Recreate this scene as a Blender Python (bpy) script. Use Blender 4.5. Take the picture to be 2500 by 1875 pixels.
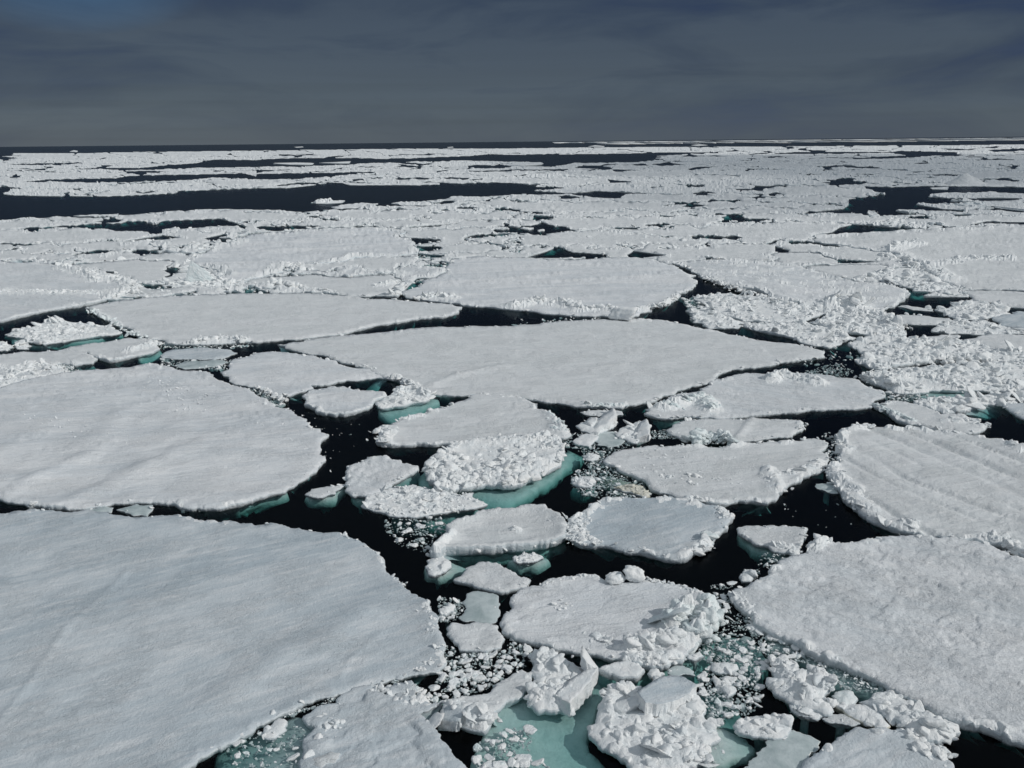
import bpy, bmesh, math, random
import numpy as np
from mathutils import Vector, Matrix, noise as mnoise
from mathutils.geometry import delaunay_2d_cdt

# ------------------------------------------------------------------ camera
FPX, PITCH, ROLL, HCAM = 2165.0, math.radians(15.29), math.radians(0.573), 20.0
scene = bpy.context.scene
for o in list(bpy.data.objects):
    bpy.data.objects.remove(o)
C = scene.collection
cam_d = bpy.data.cameras.new('camera')
cam_d.sensor_width = 36.0
cam_d.lens = FPX / 2500.0 * 36.0
cam_d.clip_start, cam_d.clip_end = 0.5, 200000.0
cam = bpy.data.objects.new('camera', cam_d)
C.objects.link(cam)
CAM_M = (Matrix.Rotation(math.pi / 2 - PITCH, 3, 'X') @ Matrix.Rotation(-ROLL, 3, 'Z'))
cam.matrix_world = Matrix.Translation((0, 0, HCAM)) @ CAM_M.to_4x4()
scene.camera = cam

# ------------------------------------------------------------------ light
SUN_EL, SUN_AZ = math.radians(36), math.radians(110)      # azimuth clockwise from +Y (the view direction)
SUN_VEC = Vector((math.sin(SUN_AZ) * math.cos(SUN_EL), math.cos(SUN_AZ) * math.cos(SUN_EL), math.sin(SUN_EL)))
sd = bpy.data.lights.new('sun', 'SUN')
sd.energy, sd.angle, sd.color = 2.2, math.radians(0.6), (1.0, 0.97, 0.925)
sun = bpy.data.objects.new('sun', sd)
sun.rotation_euler = SUN_VEC.to_track_quat('Z', 'Y').to_euler()
sun.location = SUN_VEC * 200
C.objects.link(sun)
scene.view_settings.view_transform = 'Standard'
scene.view_settings.look = 'None'
scene.view_settings.exposure = -0.10
scene.view_settings.gamma = 1.0
scene.cycles.max_bounces = 8
scene.cycles.diffuse_bounces = 3
scene.cycles.glossy_bounces = 3
scene.cycles.transparent_max_bounces = 12
scene.cycles.volume_bounces = 0
scene.cycles.use_adaptive_sampling = True
scene.cycles.use_denoising = True

world = bpy.data.worlds.new('World')
scene.world = world
world.use_nodes = True
wt = world.node_tree
wt.nodes.clear()

def N(t, kind, **kw):
    n = t.nodes.new(kind)
    for k, v in kw.items():
        if k.startswith('i_'):
            n.inputs[k[2:].replace('_', ' ')].default_value = v
        elif k.startswith('n_'):
            n.inputs[int(k[2:])].default_value = v
        else:
            setattr(n, k, v)
    return n

def math_(t, op, a, b=None, c=None, clamp=False):
    n = t.nodes.new('ShaderNodeMath'); n.operation = op; n.use_clamp = clamp
    for i, v in enumerate((a, b, c)):
        if v is None: continue
        if isinstance(v, (int, float)): n.inputs[i].default_value = v
        else: t.links.new(v, n.inputs[i])
    return n.outputs[0]

def mixc(t, f, a, b, blend='MIX'):
    n = t.nodes.new('ShaderNodeMix'); n.data_type = 'RGBA'; n.blend_type = blend
    for i, v in ((0, f), (6, a), (7, b)):
        if isinstance(v, (int, float)): n.inputs[i].default_value = v
        elif isinstance(v, tuple): n.inputs[i].default_value = (*v, 1.0)
        else: t.links.new(v, n.inputs[i])
    return n.outputs[2]

def ramp(t, f, stops):
    n = t.nodes.new('ShaderNodeValToRGB')
    t.links.new(f, n.inputs[0])
    e = n.color_ramp.elements
    while len(e) < len(stops): e.new(0.5)
    for i, (p, c) in enumerate(stops):
        e[i].position = p
        e[i].color = (*c, 1.0) if isinstance(c, tuple) else (c, c, c, 1.0)
    return n.outputs[0]

def noise(t, vec, scale, detail=4.0, rough=0.55, dist=0.0, fac=True):
    n = N(t, 'ShaderNodeTexNoise', i_Scale=scale, i_Detail=detail, i_Roughness=rough, i_Distortion=dist)
    if vec is not None: t.links.new(vec, n.inputs['Vector'])
    return n.outputs[0]

def combine(t, x, y, z):
    n = t.nodes.new('ShaderNodeCombineXYZ')
    for i, v in enumerate((x, y, z)):
        if isinstance(v, (int, float)): n.inputs[i].default_value = v
        else: t.links.new(v, n.inputs[i])
    return n.outputs[0]

def build_world():
    t = wt
    tc = N(t, 'ShaderNodeTexCoord')
    sep = N(t, 'ShaderNodeSeparateXYZ')
    t.links.new(tc.outputs['Generated'], sep.inputs[0])
    X, Y, Z = sep.outputs
    sky = N(t, 'ShaderNodeTexSky', sky_type='NISHITA')
    sky.sun_disc = False
    sky.sun_elevation = SUN_EL
    sky.sun_rotation = SUN_AZ
    sky.altitude = 0
    sky.air_density = 1.0
    sky.dust_density = 0.1
    # a cloud deck seen at a slant: direction projected on to a layer
    zc = math_(t, 'MAXIMUM', Z, 0.0)
    den = math_(t, 'ADD', zc, 0.11)
    px = math_(t, 'DIVIDE', X, den)
    py = math_(t, 'DIVIDE', Y, den)
    pv = combine(t, px, py, 0.0)
    az = math_(t, 'ARCTAN2', X, Y)
    el = math_(t, 'ARCTAN2', Z, 1.0)
    warp = noise(t, combine(t, math_(t, 'MULTIPLY', az, 2.0), math_(t, 'MULTIPLY', el, 8.0), 3.0), 1.2, 3.0, 0.5)
    elw = math_(t, 'ADD', math_(t, 'MULTIPLY', el, 17.0), math_(t, 'MULTIPLY', warp, 1.6))
    n1 = noise(t, combine(t, math_(t, 'MULTIPLY', az, 4.6), math_(t, 'MULTIPLY', elw, 1.25), 0.0), 1.0, 7.0, 0.56, 0.3)
    n2 = noise(t, combine(t, math_(t, 'MULTIPLY', az, 1.5), math_(t, 'MULTIPLY', el, 9.0), 5.7), 1.0, 2.0, 0.5, 0.2)
    dens = math_(t, 'ADD', math_(t, 'MULTIPLY', n1, 0.5), math_(t, 'MULTIPLY', n2, 0.5))
    cl = ramp(t, dens, [(0.40, (0.24, 0.42, 0.98)), (0.455, (0.42, 0.58, 0.98)), (0.505, (0.60, 0.76, 1.05)), (0.57, (0.86, 1.02, 1.24))])
    lay = noise(t, combine(t, math_(t, 'MULTIPLY', az, 1.3), 0.0, math_(t, 'MULTIPLY', Z, 60.0)), 1.2, 4.0, 0.5, 0.5)
    low = ramp(t, Z, [(0.0, 1.0), (0.10, 0.15)])
    layc = mixc(t, low, (1.0, 1.0, 1.0), ramp(t, lay, [(0.30, 0.82), (0.70, 1.14)]))
    cl = mixc(t, 1.0, cl, layc, 'MULTIPLY')
    # paler band right over the horizon
    hz = ramp(t, Z, [(0.0, 1.0), (0.075, 0.0)])
    cl = mixc(t, math_(t, 'MULTIPLY', hz, 0.55), cl, (0.80, 1.10, 1.36))
    cl = mixc(t, 1.0, cl, mixc(t, ramp(t, Z, [(0.03, 0.0), (0.13, 1.0)]), (0.74, 0.85, 0.98), (0.56, 0.67, 0.83)), 'MULTIPLY')
    # the break in the deck, low on the left
    gx = math_(t, 'SUBTRACT', math_(t, 'DIVIDE', X, math_(t, 'MAXIMUM', Y, 0.05)), -0.455)
    gz = math_(t, 'SUBTRACT', Z, 0.150)
    g = math_(t, 'ADD', math_(t, 'POWER', math_(t, 'MULTIPLY', gx, 14.0), 2.0), math_(t, 'POWER', math_(t, 'MULTIPLY', gz, 42.0), 2.0))
    g = math_(t, 'MULTIPLY', ramp(t, math_(t, 'MULTIPLY', g, 0.25), [(0.0, 1.0), (1.0, 0.0)]), math_(t, 'MULTIPLY', n1, 1.5))
    g = math_(t, 'MULTIPLY', g, math_(t, 'GREATER_THAN', Y, 0.0), clamp=True)
    cl = mixc(t, math_(t, 'MULTIPLY', g, 0.8, clamp=True), cl, (0.40, 1.05, 2.1))
    # the deck thins overhead and behind the viewer: brighter broken cloud there
    up = math_(t, 'SUBTRACT', Z, math_(t, 'MULTIPLY', Y, 0.22))
    hi = ramp(t, up, [(0.06, 0.0), (0.55, 1.0)])
    lum = ramp(t, dens, [(0.36, (1.9, 2.4, 2.95)), (0.62, (3.7, 4.0, 4.15))])
    cl = mixc(t, hi, cl, lum)
    mix = mixc(t, 0.95, sky.outputs[0], cl)
    bg = N(t, 'ShaderNodeBackground')
    bg.inputs['Strength'].default_value = 0.1
    t.links.new(mix, bg.inputs[0])
    out = N(t, 'ShaderNodeOutputWorld')
    t.links.new(bg.outputs[0], out.inputs[0])
build_world()

# ------------------------------------------------------------------ pixel <-> sea level geometry
RM = np.array(CAM_M)

def px2w(p, h=0.0):
    """photo points (2500 px wide) to points on the level z = h"""
    p = np.asarray(p, float)
    d = np.stack([(p[:, 0] - 1250) / FPX, -(p[:, 1] - 937.5) / FPX, -np.ones(len(p))], 1) @ RM.T
    dz = np.minimum(d[:, 2], -0.0006)
    s = (h - HCAM) / dz
    return np.stack([d[:, 0] * s, d[:, 1] * s], 1)

def w2px(x, y, z):
    v = np.stack([x, y, np.asarray(z) * np.ones_like(x) - HCAM], 1) @ RM
    return np.stack([1250 + FPX * v[:, 0] / -v[:, 2], 937.5 - FPX * v[:, 1] / -v[:, 2]], 1)

def parse(s):
    """'M1 10,20 30,40 F 5,6' : points in tiles of the photograph"""
    S1, S2 = 2074 / 625.0, 2212 / 625.0
    fr = {'F': (0, 0, 2212 / 2500.0), 'S': (0, 0, 1.0)}
    for i in range(4):
        fr['N%d' % i] = (625 * i, 1375, S1); fr['M%d' % i] = (625 * i, 875, S1)
        fr['K%d' % i] = (625 * i, 530, S2); fr['J%d' % i] = (625 * i, 330, S2)
    cur = None; out = []
    for tok in s.split():
        if tok in fr: cur = fr[tok]; continue
        a, b = tok.split(',')
        x = cur[0] + float(a) / cur[2]; y = cur[1] + float(b) / cur[2]
        # the lens bends the horizon by a few pixels: straighten
        w = min(1.0, max(0.0, 1 - (y - 345) / 260.0))
        u = (x - 1250) / 1250.0
        y += w * (2.0 - 5.0 * u * u) if abs(u) < 1.4 else w * -7.0
        out.append((x, y))
    return np.array(out)

# ------------------------------------------------------------------ noise
def hsh(ix, iy, s):
    h = (ix.astype(np.int64) * 374761393 + iy.astype(np.int64) * 668265263 + s * 974634777) & 0xffffffff
    h = ((h ^ (h >> 13)) * 1274126177) & 0xffffffff
    h = ((h ^ (h >> 16)) * 2246822519) & 0xffffffff
    return ((h ^ (h >> 15)) & 0xffffff) / float(0xffffff)

def vn(x, y, s=0):
    ix, iy = np.floor(x), np.floor(y)
    fx, fy = x - ix, y - iy
    fx = fx * fx * (3 - 2 * fx); fy = fy * fy * (3 - 2 * fy)
    a, b = hsh(ix, iy, s), hsh(ix + 1, iy, s)
    c, d = hsh(ix, iy + 1, s), hsh(ix + 1, iy + 1, s)
    return (a * (1 - fx) + b * fx) * (1 - fy) + (c * (1 - fx) + d * fx) * fy

def fbm(x, y, s=0, o=4, g=0.5):
    r = np.zeros_like(x); a = 1.0; t = 0.0
    for i in range(o):
        r += a * vn(x, y, s + i * 17); t += a
        x = x * 2.03 + 11.3; y = y * 2.03 - 7.7; a *= g
    return r / t

def blocky(x, y, s=0):
    """piecewise planar blocks, 0..1"""
    ix, iy = np.floor(x), np.floor(y)
    best = np.full(x.shape, 9.0); sec = np.full(x.shape, 9.0)
    val = np.zeros_like(x)
    for dx in (-1, 0, 1):
        for dy in (-1, 0, 1):
            cx, cy = ix + dx, iy + dy
            qx = cx + hsh(cx, cy, s) ; qy = cy + hsh(cx, cy, s + 1)
            ox, oy = x - qx, y - qy
            d = ox * ox + oy * oy
            h = hsh(cx, cy, s + 2) + (hsh(cx, cy, s + 3) - .5) * 1.1 * ox + (hsh(cx, cy, s + 4) - .5) * 1.1 * oy
            m = d < best
            sec = np.where(m, best, np.minimum(sec, d))
            val = np.where(m, h, val); best = np.where(m, d, best)
    gap = np.clip((np.sqrt(sec) - np.sqrt(best)) * 5.0, 0, 1)
    return np.clip(val, -0.1, 1.1) * (0.6 + 0.4 * gap)

def inside(P, poly):
    x, y = P[:, 0], P[:, 1]
    r = np.zeros(len(P), bool)
    n = len(poly)
    for i in range(n):
        x1, y1 = poly[i]; x2, y2 = poly[(i + 1) % n]
        if y1 == y2: continue
        c = ((y1 > y) != (y2 > y))
        if not c.any(): continue
        r ^= c & (x < (x2 - x1) * (y - y1) / (y2 - y1) + x1)
    return r

def edge_dist(P, O):
    out = np.empty(len(P))
    for i in range(0, len(P), 4000):
        q = P[i:i + 4000]
        out[i:i + 4000] = np.sqrt(((q[:, None, :] - O[None]) ** 2).sum(2).min(1))
    return out

# ------------------------------------------------------------------ occupancy of the photo by floes
OX0, OX1, OY0, OY1, SX, SY = -300, 2800, 330, 1980, 2, 1
OW, OH = (OX1 - OX0) // SX, (OY1 - OY0) // SY
occ = np.zeros((OH, OW), bool)

def raster(poly, target, val=True, grow=0):
    x0, y0 = poly.min(0); x1, y1 = poly.max(0)
    c0 = max(0, int((x0 - OX0) / SX)); c1 = min(OW, int((x1 - OX0) / SX) + 2)
    r0 = max(0, int((y0 - OY0) / SY)); r1 = min(OH, int((y1 - OY0) / SY) + 2)
    if c1 <= c0 or r1 <= r0: return
    xs = OX0 + (np.arange(c0, c1) + .5) * SX
    n = len(poly)
    for r in range(r0, r1):
        yy = OY0 + (r + .5) * SY
        a = poly[:, 1]; b = np.roll(a, -1)
        m = (a > yy) != (b > yy)
        if not m.any(): continue
        xa = poly[m, 0]; xb = np.roll(poly[:, 0], -1)[m]
        t = (yy - a[m]) / (b[m] - a[m])
        xi = np.sort(xa + t * (xb - xa))
        for k in range(0, len(xi) - 1, 2):
            s = slice(max(c0, int((xi[k] - OX0) / SX + .5)), min(c1, int((xi[k + 1] - OX0) / SX + .5)))
            target[r, s] = val

def occ_at(p):
    c = ((p[:, 0] - OX0) / SX).astype(int); r = ((p[:, 1] - OY0) / SY).astype(int)
    ok = (c >= 0) & (c < OW) & (r >= 0) & (r < OH)
    out = np.zeros(len(p), bool)
    out[ok] = occ[r[ok], c[ok]]
    return out

# ------------------------------------------------------------------ materials
def new_mat(name):
    m = bpy.data.materials.new(name); m.use_nodes = True
    t = m.node_tree; t.nodes.clear()
    o = N(t, 'ShaderNodeOutputMaterial')
    b = N(t, 'ShaderNodeBsdfPrincipled')
    t.links.new(b.outputs[0], o.inputs[0])
    b.inputs['Specular IOR Level'].default_value = 0.25
    return m, t, b

def bump(t, h, strength, dist, prev=None):
    n = N(t, 'ShaderNodeBump')
    n.inputs['Strength'].default_value = strength; n.inputs['Distance'].default_value = dist
    t.links.new(h, n.inputs['Height'])
    if prev is not None: t.links.new(prev, n.inputs['Normal'])
    return n.outputs[0]

def snow_material(name, base, alt, streak=1.0, grain=1.0, patch=0.5, angle=12.0, rough=0.75):
    """wind packed snow: drift patches over greyer crust, wind ripples and grain"""
    m, t, b = new_mat(name)
    geo = N(t, 'ShaderNodeNewGeometry'); P = geo.outputs['Position']
    mp = N(t, 'ShaderNodeMapping'); t.links.new(P, mp.inputs[0])
    mp.inputs['Rotation'].default_value = (0, 0, math.radians(-angle))
    mp2 = N(t, 'ShaderNodeMapping'); t.links.new(mp.outputs[0], mp2.inputs[0])
    mp2.inputs['Scale'].default_value = (0.22, 1.0, 1.0)
    S = mp2.outputs[0]
    patches = noise(t, S, 0.22, 5.0, 0.6, 1.0)
    pf = ramp(t, patches, [(0.40, 0.0), (0.62, 1.0)])
    fine = noise(t, S, 2.6, 4.0, 0.65, 0.4)
    ff = ramp(t, fine, [(0.45, 0.0), (0.75, 1.0)])
    col = mixc(t, math_(t, 'MULTIPLY', pf, patch), alt, base)
    col = mixc(t, math_(t, 'MULTIPLY', ff, 0.55), col, (0.90, 0.90, 0.905))
    spk = ramp(t, noise(t, P, 6.0, 3.0, 0.7), [(0.30, 1.0), (0.42, 0.0)])
    col = mixc(t, math_(t, 'MULTIPLY', spk, 0.30), col, alt)
    t.links.new(col, b.inputs['Base Color'])
    b.inputs['Roughness'].default_value = rough
    rip = noise(t, S, 1.7, 5.0, 0.62, 0.6)
    n1 = bump(t, rip, 0.55 * streak, 0.35)
    cr = math_(t, 'MULTIPLY', noise(t, P, 3.3, 6.0, 0.78, 0.8), ramp(t, noise(t, P, 0.35, 3.0, 0.6), [(0.42, 0.15), (0.60, 1.0)]))
    n1 = bump(t, cr, 0.7, 0.16, n1)
    gr = noise(t, P, 9.0, 4.0, 0.7, 0.0)
    n2 = bump(t, gr, 0.8 * grain, 0.10, n1)
    t.links.new(n2, b.inputs['Normal'])
    return m

def ice_material(name, base, alt, scale=1.6, rough=0.55, bumps=0.6):
    m, t, b = new_mat(name)
    geo = N(t, 'ShaderNodeNewGeometry'); P = geo.outputs['Position']
    n = noise(t, P, scale, 5.0, 0.65, 0.5)
    col = mixc(t, ramp(t, n, [(0.35, 0.0), (0.60, 1.0)]), alt, base)
    t.links.new(col, b.inputs['Base Color'])
    b.inputs['Roughness'].default_value = rough
    n1 = bump(t, noise(t, P, 3.2, 6.0, 0.7, 0.3), bumps, 0.22)
    t.links.new(n1, b.inputs['Normal'])
    return m

WHITE = (0.83, 0.85, 0.87)
MAT = {
    'snow': snow_material('wind_packed_snow', WHITE, (0.73, 0.76, 0.775), 0.8, 0.8),
    'grey': snow_material('grey_snow', (0.66, 0.71, 0.745), (0.50, 0.57, 0.62), 0.2, 0.7, 0.8, 32.0),  # greyer crust, its tone also darkened in place of shade over the lower left
    'drift': snow_material('drifted_snow', (0.88, 0.895, 0.91), (0.71, 0.75, 0.785), 0.9, 0.8, 0.8, 14.0),
    'coarse': snow_material('coarse_snow', WHITE, (0.72, 0.76, 0.79), 1.3, 0.8, 0.8, -28.0),
    'slush': ice_material('grey_slush', (0.62, 0.69, 0.70), (0.40, 0.48, 0.49), 2.5, 0.4, 0.3),
    'rubble': ice_material('rubble_ice', (0.92, 0.93, 0.93), (0.82, 0.86, 0.88)),
    'blue': ice_material('blue_white_ice', (0.88, 0.92, 0.925), (0.76, 0.85, 0.865)),
    'wet': ice_material('wet_grey_ice', (0.58, 0.65, 0.66), (0.38, 0.46, 0.47), 0.9, 0.35, 0.3),
    'dirty': ice_material('stained_ice', (0.76, 0.75, 0.68), (0.64, 0.63, 0.54), 1.6),
    'side': ice_material('floe_side_ice', (0.72, 0.77, 0.80), (0.55, 0.62, 0.66), 2.5),
    'pond': ice_material('melt_pond_ice', (0.30, 0.48, 0.47), (0.42, 0.56, 0.55), 1.5, 0.12, 0.05),
    'under': ice_material('submerged_ice', (0.84, 0.86, 0.85), (0.60, 0.67, 0.66), 0.8, 0.8, 0.5),
}

def water_material():
    m = bpy.data.materials.new('sea_water'); m.use_nodes = True
    t = m.node_tree; t.nodes.clear()
    o = N(t, 'ShaderNodeOutputMaterial')
    geo = N(t, 'ShaderNodeNewGeometry')
    w1 = noise(t, geo.outputs['Position'], 1.3, 4.0, 0.6, 0.5)
    w2 = noise(t, geo.outputs['Position'], 0.12, 3.0, 0.5, 0.2)
    nb = bump(t, math_(t, 'ADD', w1, math_(t, 'MULTIPLY', w2, 2.0)), 0.16, 0.25)
    fr = N(t, 'ShaderNodeFresnel', i_IOR=1.33)
    t.links.new(nb, fr.inputs['Normal'])
    gl = N(t, 'ShaderNodeBsdfGlossy'); gl.inputs['Roughness'].default_value = 0.2
    gl.inputs['Color'].default_value = (0.80, 0.90, 1, 1)
    t.links.new(nb, gl.inputs['Normal'])
    tr = N(t, 'ShaderNodeBsdfTransparent')
    mx = N(t, 'ShaderNodeMixShader')
    t.links.new(math_(t, 'MULTIPLY', fr.outputs[0], 0.32), mx.inputs[0]); t.links.new(tr.outputs[0], mx.inputs[1]); t.links.new(gl.outputs[0], mx.inputs[2])
    t.links.new(mx.outputs[0], o.inputs['Surface'])
    ab = N(t, 'ShaderNodeVolumeAbsorption')
    ab.inputs['Color'].default_value = (0.13, 0.66, 0.635, 1)
    ab.inputs['Density'].default_value = 0.62
    t.links.new(ab.outputs[0], o.inputs['Volume'])
    return m
MAT['water'] = water_material()
mb, t_, b_ = new_mat('deep_water_floor')
b_.inputs['Base Color'].default_value = (0.01, 0.018, 0.03, 1); b_.inputs['Roughness'].default_value = 1
MAT['floor'] = mb

# ------------------------------------------------------------------ mesh helpers
def mesh_obj(name, V, T, mats, parent=None, origin=None, smooth=True, fm=None):
    V = np.asarray(V, float); T = np.asarray(T, np.int64)
    if origin is None: origin = np.array([V[:, 0].mean(), V[:, 1].mean(), 0.0])
    me = bpy.data.meshes.new(name)
    me.vertices.add(len(V)); me.vertices.foreach_set('co', (V - origin).astype(np.float32).ravel())
    me.loops.add(T.size); me.loops.foreach_set('vertex_index', T.astype(np.int32).ravel())
    me.polygons.add(len(T))
    me.polygons.foreach_set('loop_start', (np.arange(len(T)) * 3).astype(np.int32))
    if isinstance(smooth, (bool, int)): smooth = np.full(len(T), bool(smooth))
    me.polygons.foreach_set('use_smooth', smooth)
    for m in (mats if isinstance(mats, (list, tuple)) else [mats]): me.materials.append(MAT[m])
    if fm is not None: me.polygons.foreach_set('material_index', fm.astype(np.int32))
    me.update(calc_edges=True); me.validate()
    o = bpy.data.objects.new(name, me)
    C.objects.link(o)
    if parent is not None:
        o.parent = parent
        o.location = Vector(origin) - parent.location
    else:
        o.location = origin
    return o

def tag(o, label=None, cat=None, group=None, kind=None):
    if label: o['label'] = label
    if cat: o['category'] = cat
    if group: o['group'] = group
    if kind: o['kind'] = kind
    return o

# ------------------------------------------------------------------ lumps of ice
def make_proto(seed, kind, level):
    """a broken, slightly weathered lump: soft intersection of random planes, roughened"""
    r = random.Random(seed)
    bm = bmesh.new()
    bmesh.ops.create_icosphere(bm, subdivisions=level + 2, radius=1.0)
    npl = 11 if kind == 'block' else 20
    pl = []
    for _ in range(npl):
        d = Vector((r.gauss(0, 1), r.gauss(0, 1), r.gauss(0, 1))).normalized()
        pl.append((d, r.uniform(.50, 1.0)))
    pl += [(Vector((0, 0, 1)), r.uniform(.5, .8)), (Vector((0, 0, -1)), .6)]
    p = 14.0 if kind == 'block' else 6.0
    amp = .07 if kind == 'block' else .16
    off = Vector((r.uniform(0, 50), r.uniform(0, 50), r.uniform(0, 50)))
    for v in bm.verts:
        n = v.co.normalized(); q = 0.0
        for d, a in pl:
            k = n.dot(d) / a
            if k > 0: q += k ** p
        rad = min(1.35, q ** (-1 / p))
        rad *= 1 + amp * mnoise.noise(n * 2.1 + off) * 1.6 + amp * .8 * mnoise.noise(n * 5.3 + off) + amp * .45 * mnoise.noise(n * 11 + off)
        v.co = n * rad
    V = np.array([v.co[:] for v in bm.verts]); bm.verts.index_update()
    T = np.array([[v.index for v in f.verts] for f in bm.faces])
    bm.free()
    return V, T
PROTO = {(k, l): [make_proto(100 * l + i + (50 if k == 'lump' else 0), k, l) for i in range(7)] for k in ('block', 'lump') for l in (0, 1, 2)}

def lumps_mesh(spots, rng, block_frac=0.6, near=True):
    block_frac = .3 + .7 * block_frac
    """spots: list of (x, y, z, size) -> merged vertices/triangles"""
    VV, TT, SM, base = [], [], [], 0
    for (x, y, z, s) in spots:
        dist = math.hypot(x, y, HCAM)
        pix = s / dist * FPX * 0.41
        lv = 2 if pix > 20 else (1 if pix > 6 else 0)
        kind = 'block' if rng.random() < block_frac else 'lump'
        V, T = PROTO[(kind, lv)][rng.integers(7)]
        a = rng.uniform(0, 6.283); ca, sa = math.cos(a), math.sin(a)
        tx, ty = rng.normal(0, .25), rng.normal(0, .25)
        sc = s * np.array([rng.uniform(.75, 1.35), rng.uniform(.7, 1.15), rng.uniform(.5, .95)]) * .5
        if kind == 'block' and rng.random() < .16:          # a broken plate rather than a lump
            sc = s * np.array([rng.uniform(1.0, 1.6), rng.uniform(.8, 1.2), rng.uniform(.24, .40)]) * .55; tx, ty = rng.normal(0, .5), rng.normal(0, .5)
        W = V * sc
        W[:, 2] = W[:, 2] + tx * W[:, 0] + ty * W[:, 1]
        W = np.stack([W[:, 0] * ca - W[:, 1] * sa + x, W[:, 0] * sa + W[:, 1] * ca + y, W[:, 2] + z], 1)
        VV.append(W); TT.append(T + base); base += len(V)
        SM.append(np.full(len(T), lv > 0))
    return np.concatenate(VV), np.concatenate(TT), np.concatenate(SM)

# ------------------------------------------------------------------ outlines
def rough_outline(px, h, rng, amp=0.07, step=6.0, closed=True):
    """traced photo outline -> fractal outline in world coordinates"""
    W = px2w(px, h)
    pts = [tuple(p) for p in W]
    out = []
    n = len(pts)
    def rec(a, b, lv):
        pa, pb = w2px(np.array([a[0], b[0]]), np.array([a[1], b[1]]), h)
        if lv > 7 or math.hypot(*(pa - pb)) < step: return []
        if not (-500 < pa[0] < 3000 and pa[1] < 2100) and lv > 2: return []
        dx, dy = b[0] - a[0], b[1] - a[1]
        L = math.hypot(dx, dy)
        d = rng.normal(0, 1) * min(amp * L, 1.2, 0.016 * math.hypot(a[0], a[1]))
        dist = math.hypot(a[0], a[1])
        # do not let far outlines wander across leads: limit by their height in the picture
        lim = 0.004 * dist * dist / 20.0 * 0.3 + 0.05
        d = max(-lim, min(lim, d))
        m = ((a[0] + b[0]) / 2 - dy / (L + 1e-9) * d, (a[1] + b[1]) / 2 + dx / (L + 1e-9) * d)
        return rec(a, m, lv + 1) + [m] + rec(m, b, lv + 1)
    for i in range(n):
        a, b = pts[i], pts[(i + 1) % n]
        out.append(a); out += rec(a, b, 0)
    return np.array(out)

def area2(P):
    return 0.5 * np.sum(P[:, 0] * np.roll(P[:, 1], -1) - np.roll(P[:, 0], -1) * P[:, 1])

def triangulate(O, h, sx, sy, rng, grade=True):
    """fill world outline O; points laid evenly as seen, denser near"""
    Q = w2px(O[:, 0], O[:, 1], h)
    Q = np.clip(Q, -3000, 6000)
    x0, y0 = Q.min(0); x1, y1 = Q.max(0)
    fx0, fx1, fy1 = max(x0, -120), min(x1, 2620), min(y1, 1990)
    pts = []
    gx = np.arange(fx0, fx1, sx); gy = np.arange(y0 + sy / 2, fy1, sy)
    if len(gx) and len(gy):
        A, B = np.meshgrid(gx, gy); A = A + (np.arange(len(gy)) % 2)[:, None] * sx / 2
        p = np.stack([A.ravel(), B.ravel()], 1); p += rng.uniform(-.3, .3, p.shape) * (sx, sy); pts.append(p)
    if x0 < -120 or x1 > 2620 or y1 > 1990:
        s2 = 40
        A, B = np.meshgrid(np.arange(x0, x1, s2), np.arange(y0, y1, s2 * .6))
        p = np.stack([A.ravel(), B.ravel()], 1) + rng.uniform(-6, 6, (A.size, 2))
        k = (p[:, 0] < -130) | (p[:, 0] > 2630) | (p[:, 1] > 2000)
        pts.append(p[k])
    p = np.concatenate(pts) if pts else np.zeros((0, 2))
    p = p[inside(p, Q)] if len(p) else p
    if len(p):
        d = edge_dist(p / (sx, sy), Q / (sx, sy))
        p = p[d > 0.55]
    vs = [Vector(v) for v in np.concatenate([Q, p])]
    n = len(Q)
    rv, re, rf, ov, oe, of = delaunay_2d_cdt(vs, [], [list(range(n))], 1, 1e-4)
    R = np.array([v[:] for v in rv])
    T = np.array([f for f in rf if len(f) == 3])
    mp = {}
    for i, src in enumerate(ov):
        for s in src:
            if s < n: mp[s] = i
    ring = []
    for i in range(n):
        if i in mp and (not ring or ring[-1] != mp[i]): ring.append(mp[i])
    if len(ring) > 1 and ring[0] == ring[-1]: ring.pop()
    # back to the ground, then make faces look up
    W = px2w(R, h)
    a, b, c = W[T[:, 0]], W[T[:, 1]], W[T[:, 2]]
    cr = (b[:, 0] - a[:, 0]) * (c[:, 1] - a[:, 1]) - (b[:, 1] - a[:, 1]) * (c[:, 0] - a[:, 0])
    T[cr < 0] = T[cr < 0][:, ::-1]
    return W, T, ring

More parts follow.
